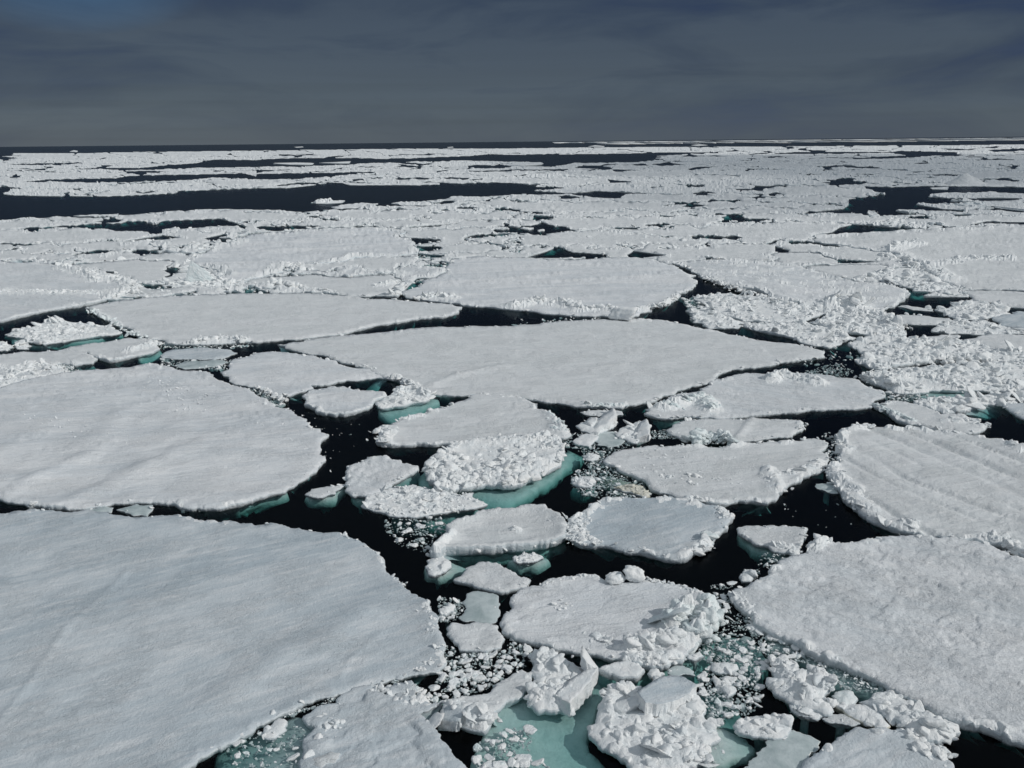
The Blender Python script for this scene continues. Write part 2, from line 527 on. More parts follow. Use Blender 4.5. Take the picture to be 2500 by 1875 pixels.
def skirt(W3, ring, levels, s0, rng):
    """rings below the rim: levels = [(offset outward, z)]"""
    R = W3[ring]
    if area2(R[:, :2]) < 0: ring = ring[::-1]; R = W3[ring]
    t = np.roll(R[:, :2], -1, 0) - np.roll(R[:, :2], 1, 0)
    t /= np.linalg.norm(t, axis=1)[:, None] + 1e-9
    nrm = np.stack([t[:, 1], -t[:, 0]], 1)
    V = [W3]; T = []; prev = np.array(ring); base = len(W3); n = len(ring)
    for off, z in levels:
        j = .6 + .8 * vn(R[:, 0] * 2.1, R[:, 1] * 2.1, 4)
        if off < -.1:
            cen = R[:, :2].mean(0); rad = math.sqrt(abs(area2(R[:, :2])) / 3.2)
            P = cen + (R[:, :2] - cen) * (1 - min(.75, -off / rad)) if rad < 4 else R[:, :2] + nrm * (off * j)[:, None]
        else: P = R[:, :2] + nrm * (off * j)[:, None]
        zz = z * (.8 + .4 * vn(R[:, 0] * 1.7, R[:, 1] * 1.7, 9)) if z < 0 else R[:, 2] * z
        V.append(np.concatenate([P, zz[:, None]], 1) if zz.ndim == 1 else None)
        cur = base + np.arange(n); base += n
        a, b = prev, np.roll(prev, -1); c, d = cur, np.roll(cur, -1)
        T.append(np.stack([a, c, b], 1)); T.append(np.stack([b, c, d], 1))
        prev = cur
    return np.concatenate(V), np.concatenate(T)
# ------------------------------------------------------------------ builders
RNG = np.random.default_rng(7)
TRACED = []

def ledge_mesh(parent, s, d0, d1, look='under', name='underwater_ledge', seed=0, out=None):
    """part of the ice that lies below the water beside it"""
    if look == 'under': d0, d1 = d0 * .7, d0 * .7 + .06 + d1 * .24
    px = parse(s) if isinstance(s, str) else s
    O = rough_outline(px, -d0, np.random.default_rng(seed + 5), 0.06, 9)
    W, T, ring = triangulate(O, -d0, 11, 8, np.random.default_rng(seed), False)
    if out is not None:                  # shallow beside the floe it belongs to, sinking away from it
        d = edge_dist(W, out); d[inside(W, out)] = 0.0
        z = -d0 - (d1 - d0) * (d / max(d.max(), .4)) ** 1.25
    else: z = np.full(len(W), -d0)
    z = z - 0.17 * (fbm(W[:, 0] * .9, W[:, 1] * .9, seed) - .5)
    z = np.minimum(z, -0.06)
    W3 = np.column_stack([W, z])
    V, T2 = skirt(W3, ring, [(0.10, -d1 - 0.16), (-0.4, -d1 - 0.42), (-1.6, -d1 - .7)], 1, np.random.default_rng(seed))
    return mesh_obj(name, V, np.concatenate([T, T2]), look, parent)

def heap_spots(line, width, height, size, n, rng, h0):
    """lumps heaped along a traced line; widths and heights in metres"""
    L = px2w(parse(line), h0)
    if len(L) == 1: L = np.array([L[0], L[0] + 0.01])
    seg = np.linalg.norm(np.diff(L, axis=0), axis=1); cum = np.r_[0, np.cumsum(seg)]
    sp = []
    for _ in range(n):
        t = rng.uniform(0, cum[-1]); i = min(len(seg) - 1, np.searchsorted(cum, t) - 1 if t > 0 else 0)
        p = L[i] + (L[i + 1] - L[i]) * ((t - cum[i]) / (seg[i] + 1e-9))
        o = rng.normal(0, 1, 2) * width * .45
        q = p + o
        k = max(0.0, 1 - (np.linalg.norm(o) / width) ** 2)
        env = height * k * (0.55 + 0.45 * vn(np.array([q[0] * 1.1]), np.array([q[1] * 1.1]), 3)[0])
        s = size * min(1.5, math.exp(rng.normal(-.1, .42))) * (0.6 + .5 * k)
        sp.append((q[0], q[1], h0 + env * rng.uniform(.30, .92) - s * .22, s))
    return sp

def build_floe(poly, label, h=0.32, look='snow', rough=0.0, rim=0.0, rimw=0.8, und=0.25, lumps=0.0, lsize=0.28,
               cell=0.7, step=5.5, sx=6.0, sy=4.5, side='side', name='ice_floe', cat='ice floe', group=None,
               ledge=None, under=0.12, heaps=(), seed=None, amp=0.10, grooves=None, dish=0, stuff=False, top2='rubble', mark=True, streaks=None):
    global RNG
    px = parse(poly) if isinstance(poly, str) else poly
    if .2 < h < .75: h *= .5
    if seed is None: seed = len(TRACED) * 31 + 5
    rng = np.random.default_rng(seed)
    O = rough_outline(px, h, rng, amp, step)
    W, T, ring = triangulate(O, h, sx, sy, rng)
    if len(ring) < 3 or len(T) == 0: return None
    x, y = W[:, 0], W[:, 1]
    dist = float(np.median(np.hypot(x, y)))
    cell = max(cell, dist * 0.0042)
    celly = max(cell, 2.2 * sy * dist * dist / (HCAM * FPX))
    cap = max(.45, 2.0 * sy * dist / FPX)
    r0 = rough
    if r0 >= .3 and dist < 175: rough *= .5
    rough = min(rough * .55, cap); rim = min(rim * .75, cap); lumps *= .55 if dist < 90 else .3
    d = edge_dist(W, W[ring])
    amp_ok = min(1.0, 60.0 / dist + 0.35)
    z = np.full(len(W), h) + und * (fbm(x / 7, y / 7, seed, 4) - .5) * np.minimum(1, d / 1.0)
    ca, sa = math.cos(.22), math.sin(.22)
    u, v = x * ca + y * sa, -x * sa + y * ca
    st = fbm(u / 1.3, v / 0.55, seed + 3, 4)
    z += (0.75 if look == 'drift' else 0.3) * np.clip(st - .58, 0, .12) * np.minimum(1, d / 0.5) * np.clip(fbm(x / 9, y / 6, seed + 31, 2) * 3 - 1.1, 0, 1)
    bl = blocky(x / cell, y / celly * 1.15, seed)
    if rough > 0:
        lowf = 0.3 + 1.9 * np.clip(fbm(x / (cell * 4), y / (celly * 4), seed + 9, 3) - .25, 0, .7)
        b2 = blocky(x / cell * 2.1, y / celly * 2.1, seed + 50)
        z += rough * (0.62 * bl * lowf * 1.4 + 0.30 * b2) * (0.35 + 0.65 * np.minimum(1, d / (cell * .8)))
    rz = np.zeros(len(W))
    if rim > 0:
        along = np.clip(fbm(x / (rimw * 4), y / (rimw * 4), seed + 21, 2) * 2.2 - .55, 0.1, 1.2)
        rz = rim * np.exp(-(d / rimw) ** 2) * (0.25 + bl) * along
        z += rz
    if dist < 110 and look in ('snow', 'drift', 'coarse'):
        mk = np.clip(fbm(x / 2.6, y / 2.0, seed + 61, 3) * 3.2 - 1.45, 0, 1) * np.minimum(1, d / .6)
        z += mk * .055 * (blocky(x / .42, y / .36, seed + 62) + .6 * blocky(x / .2, y / .2, seed + 63) - .5)
    if grooves is not None:
        (ax, ay), (bx, by) = px2w(parse(grooves), h)
        gl = math.hypot(bx - ax, by - ay); gx, gy = (bx - ax) / gl, (by - ay) / gl
        gu = x * gx + y * gy; gv = -x * gy + y * gx
        gq = gv / 1.9 + 1.2 * (fbm(gu / 9, gv / 5, 77, 3) - .5)
        f = np.abs(gq - np.floor(gq) - .5) * 2
        z -= 0.24 * np.clip(1 - f / .42, 0, 1) * np.clip(fbm(gu / 6, gv / 2.2, 78, 2) * 2.6 - .75, 0, 1)
    if dish: z += dish * np.exp(-(d / 0.55) ** 2)
    if streaks:
        for s_, w_, a_ in streaks:
            L = px2w(parse(s_), h)
            for a, b in zip(L[:-1], L[1:]):
                ab = b - a; t = np.clip(((W - a) @ ab) / (ab @ ab), 0, 1)
                dd = np.linalg.norm(W - a - t[:, None] * ab, axis=1) + 0.5 * w_ * (fbm(x / 2, y / 2, 5, 2) - .5)
                z += a_ * np.exp(-(dd / w_) ** 2)
    for hp in heaps:                      # the welded mass under the loose blocks of a ridge
        if hp[2] < .3: continue
        L = px2w(parse(hp[0]), h)
        if len(L) == 1: L = np.array([L[0], L[0] + .01])
        best = np.full(len(W), 1e9)
        for a, b in zip(L[:-1], L[1:]):
            ab = b - a; t = np.clip(((W - a) @ ab) / (ab @ ab + 1e-9), 0, 1)
            best = np.minimum(best, np.linalg.norm(W - a - t[:, None] * ab, axis=1))
        m_ = .62 * hp[2] * np.exp(-(best / (.75 * hp[1])) ** 2) * (.55 + .55 * blocky(x / .55, y / max(.55, celly * .6), seed + 70)) * np.minimum(1, d / .12 + .25)
        z += m_; rz = rz + m_
    z -= 0.35 * h * np.exp(-(d / 0.10))
    z = np.maximum(z, 0.04)
    W3 = np.column_stack([W, z])
    V, T2 = skirt(W3, ring, [(0.03, 0.62), (0.0, 0.30), (-0.02, -0.05), (-.3 - under * 2, -0.25), (-1.2 - under * 3, -0.8 - h)], 1, rng)
    TA = np.concatenate([T, T2])
    fm = np.zeros(len(TA), int); fm[len(T):] = 1
    sm = np.ones(len(TA), bool)
    if rough > 0 or rim > 0 or heaps:
        zz = z[T]; slope = (zz.max(1) - zz.min(1))
        far = rz[T].max(1) > 0.10
        if rough > 0.12: far = far | (slope > 0.10)
        fm[:len(T)][far] = 2
        sm[:len(T)][(slope > 0.07) & far] = False
    origin = np.array([x.mean(), y.mean(), 0.0])
    o = mesh_obj(name, V, TA, [look, side, top2], None, origin, sm, fm)
    if stuff: tag(o, label, cat, None, 'stuff')
    else: tag(o, label, cat, group)
    qpx = w2px(O[:, 0], O[:, 1], h)
    if mark: raster(qpx, occ)
    # lumps along the rim
    if lumps > 0:
        R = W[ring]; Rp = w2px(R[:, 0], R[:, 1], h)
        seg = np.linalg.norm(np.roll(R, -1, 0) - R, axis=1)
        vis = (Rp[:, 0] > -60) & (Rp[:, 0] < 2560) & (Rp[:, 1] < 1930)
        cen = R.mean(0); sp = []
        ls = max(lsize, dist * 0.0030)
        for i in range(len(R)):
            if not vis[i]: continue
            k = rng.poisson(lumps * seg[i] / (ls * .8) * (0.25 + 1.9 * max(0, vn(R[i:i + 1, 0] / 2.2, R[i:i + 1, 1] / 2.2, seed)[0] - .25)))
            for _ in range(min(k, 12)):
                s = ls * min(2.2, math.exp(rng.normal(-.12, .55))); t = rng.uniform(0, 1)
                p = R[i] * (1 - t) + R[(i + 1) % len(R)] * t
                tow = cen - p; tow /= np.linalg.norm(tow) + 1e-9
                p = p + tow * (abs(rng.normal(0, .45)) * rimw * .6 + s * .1)
                sp.append((p[0], p[1], h + s * rng.uniform(-.22, .10) + rng.uniform(0, 1) * rim * .3, s))
        if sp:
            LV, LT, LS = lumps_mesh(sp, rng)
            c = mesh_obj('rim_rubble', LV, LT, top2, o, None, LS); c['kind'] = 'stuff'
    if r0 >= .3 and dist < 175 and look != 'wet':
        A = abs(area2(O)); cs = cell * .55
        n = int(min(620, A / (cs * cs) * .8))
        vis = np.nonzero((d > cs * .35) & (w2px(x, y, h)[:, 0] > -80) & (w2px(x, y, h)[:, 0] < 2580))[0]
        if len(vis) and n > 3:
            wgt = (np.hypot(x[vis], y[vis]) ** 3) * np.clip(fbm(x[vis] / (cell * 4), y[vis] / (celly * 4), seed + 9, 3) - .2, .03, 1)
            pick = rng.choice(vis, n, p=wgt / wgt.sum())
            sp = []
            for i in pick:
                s = cs * min(2.6, math.exp(rng.normal(-.1, .52)))
                sp.append((x[i] + rng.normal(0, .1) * cs, y[i] + rng.normal(0, .1) * cs, z[i] + s * rng.uniform(-.26, .08), s))
            LV, LT, LS = lumps_mesh(sp, rng, .6)
            c = mesh_obj('surface_rubble', LV, LT, top2, o, None, LS); c['kind'] = 'stuff'
    k = 0
    for hp in heaps:
        line, width, height, size, n = hp[:5]
        nm = hp[5] if len(hp) > 5 else 'pressure_ridge'
        sp = heap_spots(line, width, height, size, n, rng, h)
        LV, LT, LS = lumps_mesh(sp, rng, hp[7] if len(hp) > 7 else .6)
        c = mesh_obj(nm, LV, LT, hp[6] if len(hp) > 6 else 'rubble', o, None, LS); c['kind'] = 'stuff'
    for lg in (ledge or ()):
        ledge_mesh(o, *lg, seed=seed, out=O)
    if mark: TRACED.append(o)
    return o

def slab(parent, s, h0, tilt, thick, look='snow', name='ice_slab', seed=1, label=None):
    """a tilted plate of ice; outline traced at its upper face; tilt = (dz at first end, dz at last end) along x"""
    if h0 > .3: h0 -= .18
    px = parse(s); rng = np.random.default_rng(seed)
    O = rough_outline(px, h0, rng, 0.05, 6)
    W, T, ring = triangulate(O, h0, 7, 6, rng)
    x0, x1 = W[:, 0].min(), W[:, 0].max()
    t = (W[:, 0] - x0) / (x1 - x0)
    z = h0 + tilt[0] * (1 - t) + tilt[1] * t + 0.06 * (fbm(W[:, 0] * 1.5, W[:, 1] * 1.5, seed) - .5)
    W3 = np.column_stack([W, z])
    if area2(W[ring]) < 0: ring = ring[::-1]
    n = len(ring); V = W3.copy(); TT = [T]; prev = np.array(ring); base = len(V); VV = [V]
    for k, dz in enumerate((thick * .5, thick)):
        P = W3[ring].copy(); P[:, 2] -= dz; P[:, :2] += rng.uniform(-.04, .04, (n, 2))
        VV.append(P); cur = base + np.arange(n); base += n
        a, b = prev, np.roll(prev, -1); c, d = cur, np.roll(cur, -1)
        TT += [np.stack([a, c, b], 1), np.stack([b, c, d], 1)]; prev = cur
    sm = np.concatenate([np.ones(len(T), bool), np.zeros(4 * n, bool)])
    fm = np.concatenate([np.zeros(len(T), int), np.ones(4 * n, int)])
    o = mesh_obj(name, np.concatenate(VV), np.concatenate(TT), [look, 'rubble'], parent, None, sm, fm)
    if label: o['label'] = label
    return o

def peak(parent, s, w, hgt, h0, look='rubble', name='ice_peak', lean=(0, 0), thin=1.0, seed=0, label=None):
    """an upstanding faceted peak of ice, w metres wide and hgt high"""
    rng = np.random.default_rng(seed); n, m = 40, 22
    p = px2w(parse(s), h0)[0]
    a = np.linspace(0, 2 * math.pi, n, endpoint=False)
    fac = [(rng.uniform(0, 6.28), rng.uniform(.75, 1.0)) for _ in range(6)]
    R = np.min([f / np.maximum(np.cos(a - t), .25) for t, f in fac], 0); R = np.minimum(R, 1.25)
    V = []
    for j in range(m):
        t = j / (m - 1)
        r = (1 - t) ** .85 * R * w / 2 * (1 + .16 * (vn(a * 2.2 + 5, np.full(n, t * 7.0), seed) - .5) + .12 * (vn(a * 6, np.full(n, t * 15.0), seed + 1) - .5))
        V.append(np.column_stack([p[0] + r * np.cos(a) + lean[0] * t * hgt, p[1] + thin * r * np.sin(a) + lean[1] * t * hgt, np.full(n, h0 - .1 + t * hgt) + .05 * hgt * vn(a * 3, np.full(n, t * 4.0), seed + 2)]))
    V = np.concatenate(V); T = []
    for j in range(m - 1):
        i = np.arange(n) + j * n; k = (np.arange(n) + 1) % n + j * n
        T += [np.stack([i, k, i + n], 1), np.stack([k, k + n, i + n], 1)]
    o = mesh_obj(name, V, np.concatenate(T), look, parent, None, False)
    if label: o['label'] = label
    return o

def big_block(parent, s, size, h0, seed, look='rubble', name='ice_block', flat=(1, 1, .8), kind='block', label=None):
    rng = random.Random(seed)
    V, T = make_proto(seed, kind, 2)
    h0 *= .5
    p = px2w(parse(s), h0 + size * flat[2] * .28)[0]
    V = V * np.array([size * flat[0], size * flat[1], size * flat[2]]) * .5
    V = V + np.array([p[0], p[1], h0 + size * flat[2] * .28])
    o = mesh_obj(name, V, T, look, parent, None, True)
    if label: o['label'] = label
    return o
# ------------------------------------------------------------------ the setting
def build_sea():
    bm = bmesh.new(); S = 90000.0
    bmesh.ops.create_cube(bm, size=1.0)
    for v in bm.verts:
        v.co.x *= 2 * S; v.co.y = v.co.y * 2 * S; v.co.z = 0.0 if v.co.z > 0 else -16.0
    me = bpy.data.meshes.new('sea'); bm.to_mesh(me); bm.free()
    me.materials.append(MAT['water'])
    o = bpy.data.objects.new('sea_water', me); C.objects.link(o); tag(o, kind='structure')
    bm = bmesh.new(); bmesh.ops.create_grid(bm, x_segments=2, y_segments=2, size=S * .98)
    me = bpy.data.meshes.new('sea_floor'); bm.to_mesh(me); bm.free(); me.materials.append(MAT['floor'])
    o = bpy.data.objects.new('sea_floor', me); o.location.z = -14.0; C.objects.link(o); tag(o, kind='structure')
build_sea()

# ------------------------------------------------------------------ floes traced from the photograph, near to far
B = build_floe
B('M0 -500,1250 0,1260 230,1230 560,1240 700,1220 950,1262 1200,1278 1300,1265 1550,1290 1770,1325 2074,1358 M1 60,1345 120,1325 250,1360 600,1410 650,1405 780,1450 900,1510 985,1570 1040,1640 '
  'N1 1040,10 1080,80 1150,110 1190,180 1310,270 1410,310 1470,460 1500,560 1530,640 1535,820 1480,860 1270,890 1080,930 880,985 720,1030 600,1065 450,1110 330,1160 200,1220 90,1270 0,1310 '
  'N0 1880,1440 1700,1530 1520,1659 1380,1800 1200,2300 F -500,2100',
  'huge smooth grey snow-covered floe filling the lower left corner', h=.34, look='grey', rim=.14, rimw=.5, und=.14, lumps=.22, lsize=.16, sx=8, sy=6.5,  # grey look also stands in for dimmer light on this floe
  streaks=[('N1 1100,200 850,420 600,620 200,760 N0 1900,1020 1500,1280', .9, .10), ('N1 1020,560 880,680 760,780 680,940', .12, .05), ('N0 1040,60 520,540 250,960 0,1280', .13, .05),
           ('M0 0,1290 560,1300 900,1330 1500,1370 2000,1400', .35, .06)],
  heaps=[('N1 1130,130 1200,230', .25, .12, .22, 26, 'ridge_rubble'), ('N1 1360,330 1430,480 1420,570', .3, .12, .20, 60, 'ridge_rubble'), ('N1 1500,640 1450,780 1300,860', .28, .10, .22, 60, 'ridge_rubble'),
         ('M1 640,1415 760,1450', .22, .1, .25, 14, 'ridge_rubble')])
B('M0 -500,300 0,240 220,165 450,120 620,95 900,75 1060,65 1210,35 1300,60 1420,85 1520,95 1700,110 1790,180 1930,225 2074,290 M1 100,350 240,400 330,460 430,520 450,555 520,560 590,620 530,660 520,720 560,790 500,890 430,950 330,1010 230,1075 0,1130 '
  'M0 1900,1180 1740,1210 1600,1200 1450,1195 1340,1165 1220,1160 1000,1165 800,1190 680,1210 460,1205 230,1190 110,1160 0,1130 -500,1100',
  'huge drift-streaked floe at the left edge behind the lower left floe', h=.42, look='drift', rim=.14, rimw=.7, und=.45, lumps=.28, lsize=.22, sx=6, sy=4.2,
  heaps=[('M1 60,430 330,640 380,900', 3.2, .06, .13, 150, 'scattered_block'), ('M0 1250,120 1500,300 1600,420', 2.6, .06, .14, 120, 'scattered_block'), ('M0 200,480 560,560 960,700', 2.6, .06, .14, 90, 'scattered_block'), ('M0 1300,1000 1900,820', 3.0, .05, .12, 70, 'scattered_block')],
  ledge=[('M1 -80,1100 100,1075 230,1055 250,1080 240,1110 150,1125 0,1150 M0 1950,1190 1750,1210 1650,1215 1700,1190 1900,1160', .4, .9, 'under', 'underwater_ledge')],
  streaks=[('M0 900,660 700,800 300,960 60,1080', .8, .15), ('M0 1640,680 1200,880 700,1100 450,1200', 1.0, .18), ('M0 1000,430 640,720', 1.0, .15)])
B('M0 945,1218 1100,1172 1235,1180 1222,1230 1195,1272 1080,1265', 'small flat grey floe wedged in the crack at the left, end of the dark lead', h=.14, look='wet', lumps=.1, lsize=.15, name='small_floe')
B('M0 700,1215 850,1190 915,1203 900,1240 780,1235', 'tiny floe fragment in the left crack, left of the grey wedge', h=.12, look='wet', lumps=.3, lsize=.2, name='small_floe')
B('M0 1880,190 2074,235 M1 60,240 130,292 270,300 400,262 465,238 440,215 590,210 700,183 980,150 1080,155 F 838,812 815,802 790,795 700,775 640,762 590,758 545,762 500,778 476,803',
  'flat triangular floe between the huge left floe and the large central floe', h=.36, look='drift', rim=.1, lumps=.35, lsize=.22, sx=6, sy=4,
  heaps=[('M1 0,230 60,250 140,300 240,350', .5, .25, .35, 60, 'ridge_rubble')])
B('F 600,744 700,728 850,714 1000,705 1150,700 1300,690 1430,690 1500,705 1600,725 1720,742 1782,758 1782,770 1720,778 1580,796 1535,822 1480,838 1420,862 1345,880 1270,876 1200,868 1120,858 1030,852 930,850 900,838 860,820 800,800 720,775 640,757',
  'very large smooth floe stretching across the centre, pointed at its right end', h=.42, look='snow', rim=.12, rimw=.5, und=.25, lumps=.25, lsize=.22, sx=7, sy=4.5,
  heaps=[('M1 860,55 970,85', .4, .25, .35, 26, 'ridge_rubble'), ('M1 1090,150 1200,180 1290,225', .5, .45, .45, 60, 'ridge_rubble'), ('M2 570,360 650,380 800,385 950,375', .35, .3, .35, 60, 'ridge_rubble', 'blue')],
  streaks=[('M1 1420,215 1650,130 2000,60', .5, .18)])
B('K0 740,775 860,748 1050,715 1280,695 1600,672 2212,652 K1 400,652 700,672 900,690 1150,707 1400,727 1700,752 1780,770 1755,820 1600,860 1250,900 1000,940 850,975 700,1010 500,1035 150,1062 0,1075 K0 1900,1088 1650,1095 1450,1085 1280,1050 1130,1000 1000,930 900,870 780,810',
  'large flat floe left of centre, its front edge along a curved narrow crack', h=.5, look='snow', rim=.14, und=.25, lumps=.3, lsize=.3, sx=7, sy=4,
  heaps=[('K0 1690,1075 1850,1060 1990,1050 2100,1070', .9, .8, .55, 120), ('K0 760,790 960,890 1120,1000 1240,1040', .6, .4, .5, 80, 'ridge_rubble', 'blue')])
B('K1 1240,655 1400,585 1560,520 1640,440 1690,358 1900,335 2212,345 K2 300,365 600,362 1000,342 1250,352 1330,400 1480,465 1590,500 1600,550 1570,600 1460,650 1440,690 1280,765 1100,840 1050,858 900,858 600,845 400,832 200,808 0,792 K1 2000,768 1780,758 1750,740 1500,718 1300,690',
  'large wind-streaked floe in the upper centre with a high rubble ridge on its front edge', h=.55, look='drift', rim=.14, und=.35, lumps=.3, lsize=.35, sx=7, sy=3.6,
  heaps=[('K2 0,770 200,735 420,745 560,780', 1.3, 1.1, .8, 170), ('K2 560,795 760,790 880,800', .9, .9, .7, 70), ('K2 1080,800 1270,770 1420,690', .8, .7, .6, 70), ('K1 1400,700 1560,680 1700,700', 1.3, .7, .9, 60)],
  streaks=[('K2 0,430 300,420 900,400 1250,402', .5, .2), ('K1 1500,600 2000,560 K2 400,480', .5, .2), ('K2 100,570 700,540 1400,470', .6, .2)])
big_block(TRACED[-1], 'K2 960,830', 3.6, .5, 11, flat=(1.15, .8, .62), label='large pale block standing on the front edge')
B('K2 1430,388 1600,372 1800,362 2212,392 K3 120,402 300,425 540,503 720,553 900,562 1100,592 1200,632 1215,680 1150,720 1000,788 860,808 700,798 590,808 400,770 200,740 0,680 K2 1950,598 1750,540 1600,482 1500,432',
  'long lumpy floe slanting right of the upper centre channel, white mound at its front', h=.6, look='coarse', rough=.22, cell=1.6, rim=.4, und=1.1, lumps=.4, lsize=.5, sx=6, sy=3.4,
  heaps=[('K3 560,760 650,735 740,770', 2.4, 1.9, 1.3, 90, 'snow_mound'), ('K2 1650,520 1900,610 2150,690 K3 300,770', 1.0, .5, .7, 130)])
B('K3 300,424 600,408 975,408 1040,425 940,468 850,505 730,543 600,505 530,497', 'thin level plate of ice behind the long slanting lumpy floe', h=.45, look='snow', lumps=.2, lsize=.4, sx=6, sy=3.2)
B('K3 20,330 90,302 300,300 500,310 600,372 605,392 400,394 130,394 50,375', 'oval flat floe resting against the back of the thin level plate, upper right', h=.6, look='snow', lumps=.3, lsize=.5, und=.6, sx=6, sy=3.2)
B('K3 840,512 1000,470 1100,432 1300,440 1500,540 1590,590 1570,610 1400,640 1250,630 1130,580 950,540', 'broken floe of blue-white blocks above the turquoise pool, upper right', h=.5, look='rubble', rough=.7, cell=1.2, lumps=.6, lsize=.8, sx=5, sy=3,
  ledge=[('K3 1215,630 1340,645 1590,605 1640,640 1500,665 1350,690 1240,680', .5, 1.6, 'under', 'underwater_ledge')])
B('K3 400,162 1000,122 1300,102 1700,88 2212,62 3300,62 3300,625 2212,632 1900,620 1680,615 1560,560 1480,470 1300,400 1000,300 700,250 350,190',
  'very wide snow floe reaching the right edge beyond the turquoise pool', h=.6, look='snow', rough=.06, cell=2.2, rim=.5, rimw=2.5, und=1.0, lumps=.25, lsize=.6, sx=8, sy=3.4,
  heaps=[('K3 1060,280 1180,240 1270,230', 2.0, 1.6, 1.1, 50), ('K3 1000,330 1400,460 1560,530', 2.4, .9, 1.0, 140), ('K3 1560,390 1700,350 2080,345', 2.0, .5, .8, 60)])
B('K3 1650,622 1900,630 2212,642 3300,655 3300,800 2212,780 2000,768 1760,712 1640,642', 'flat floe at the right edge between two thin cracks', h=.5, look='snow', und=.6, lumps=.25, lsize=.4, sx=7, sy=3.4)
B('K3 1440,795 1600,760 1760,722 1870,730 2090,790 2100,830 1900,868 1650,878 1560,850', 'jagged white rubble floe touching the right side of the turquoise pool', h=.45, look='rubble', rough=.8, cell=1.0, lumps=.6, lsize=.7, sx=5, sy=3)
B('K3 1120,770 1200,758 1430,790 1430,810 1250,800', 'thin sliver floe lying in the turquoise pool, upper right', h=.25, look='snow', lumps=.2, lsize=.3, sx=6, sy=3, name='small_floe')
B('K3 1045,852 1150,837 1560,868 1600,888 1490,928 1240,922 1090,900', 'long narrow floe between the turquoise pool and the small dark triangular pool', h=.4, look='snow', lumps=.4, lsize=.35, sx=6, sy=3)
B('K3 1410,982 1480,930 1600,892 1900,890 2000,930 2212,972 2212,1000 1820,1010 1560,1002', 'uneven floe to the right of the small dark triangular pool', h=.4, look='rubble', rough=.5, cell=.9, lumps=.5, lsize=.5, sx=5, sy=3)
B('K3 1310,1032 1500,1012 1640,1012 1640,1050 1450,1060', 'small flat floe at the front tip of the dark triangular pool', h=.25, look='snow', lumps=.3, lsize=.3, sx=5, sy=3, name='small_floe')
B('K3 1940,872 2110,815 3300,805 3300,985 2200,968 2010,930', 'smooth grey floe against the right edge, level with the turquoise pool', h=.5, look='grey', lumps=.2, lsize=.4, sx=7, sy=3.4)
B('K3 1650,1062 1860,1014 2212,1012 3300,1022 3300,1165 2212,1165 2000,1150', 'flat floe at the right edge just beyond the rubble field', h=.4, look='snow', rough=.12, lumps=.4, lsize=.4, sx=6, sy=3.4)
B('K1 0,140 200,130 400,110 700,95 1000,85 1270,105 1340,180 1380,260 1400,310 1250,330 1000,345 850,350 700,380 500,400 350,400 250,420 100,500 0,522 K0 2050,580 1900,562 1870,520 1850,450 1700,420 1600,380 1700,330 1850,270 1960,220 2000,180 2150,152',
  'broad gently swelling floe left of the upper centre, pointed right end beside dark water', h=.7, look='drift', rough=.05, rim=.5, rimw=2.0, und=1.6, lumps=.3, lsize=.5, sx=7, sy=3.4,
  heaps=[('K0 1640,250 1800,270', 2.0, 1.3, 1.0, 60), ('K1 250,410 400,450', 1.6, .9, .9, 60)])
B('K1 180,512 400,502 480,492 800,520 1050,500 1200,490 1270,560 1220,640 1150,662 950,680 700,662 500,637 350,602 100,562 K0 2120,572 2160,545 K1 0,525',
  'smooth oval floe behind the large flat floe left of centre', h=.5, look='snow', und=.35, lumps=.35, lsize=.4, sx=6, sy=3.3,
  heaps=[('K1 130,590 250,590 330,610', 1.6, 1.2, .9, 60), ('K1 380,610 620,640 680,650', .8, .5, .6, 60), ('K1 1050,590 1200,560', 1.0, .6, .6, 40)])
sail = B('K0 1420,560 1500,500 1560,470 1640,430 1850,450 1880,520 1900,555 2050,585 1900,600 1620,600 1400,592', 'low floe carrying a tall upright blue-white ice sail, upper left', h=.4, look='rubble', rough=.4, cell=1.2, lumps=.5, lsize=.6, sx=5, sy=3,
  heaps=[('K0 1860,560 2030,580', 1.4, 1.0, .9, 40)])
peak(sail, 'K0 1745,562', 5.0, 3.2, .15, 'blue', 'ice_sail', (-.40, 0), .5, 3, 'tall pointed upright plate of ice')
B('K0 1452,372 1480,400 1420,520 1380,545 1220,572 1150,556 1000,500 990,462 850,458 700,428 600,408 800,393 1000,378 1200,362', 'flat five-sided floe at the upper left, left of the ice sail', h=.5, look='snow', und=.35, lumps=.3, lsize=.4, sx=6, sy=3.3)
B('K0 -500,400 0,387 250,387 520,430 740,470 820,510 1000,530 1140,560 1150,610 1100,650 970,690 830,735 700,760 550,780 350,812 200,848 0,892 -500,960',
  'big rough-backed floe at the left edge above the dark bay', h=.6, look='coarse', rough=.08, cell=1.2, rim=.5, rimw=1.6, und=.7, lumps=.45, lsize=.45, sx=6, sy=3.4,
  heaps=[('K0 540,440 760,490 820,540 1000,520', 1.6, 1.0, .9, 150), ('K0 1000,540 1140,570 1120,660 950,690', 1.6, .8, .8, 120), ('K0 0,640 300,640 700,650 1000,640', 2.0, .4, .6, 120)])
B('K0 40,1012 150,965 300,945 390,882 540,872 600,900 750,930 960,945 1050,985 1040,1002 850,1022 600,1062 380,1098 230,1078 120,1030',
  'jagged white floe lying in the dark bay at the left edge', h=.35, look='rubble', rough=.75, cell=.8, lumps=.7, lsize=.5, sx=5, sy=3.4,
  ledge=[('K0 35,1010 120,1025 230,1075 380,1095 850,1022 1050,990 1060,1015 850,1060 600,1085 380,1115 240,1110 100,1070', .3, 1.3, 'under', 'underwater_ledge')])
B('K0 -300,1060 30,1070 110,1120 60,1150 -300,1160', 'pale rounded floe cut by the left edge, in front of the dark bay', h=.35, look='rubble', rough=.4, lumps=.5, lsize=.4, name='small_floe')
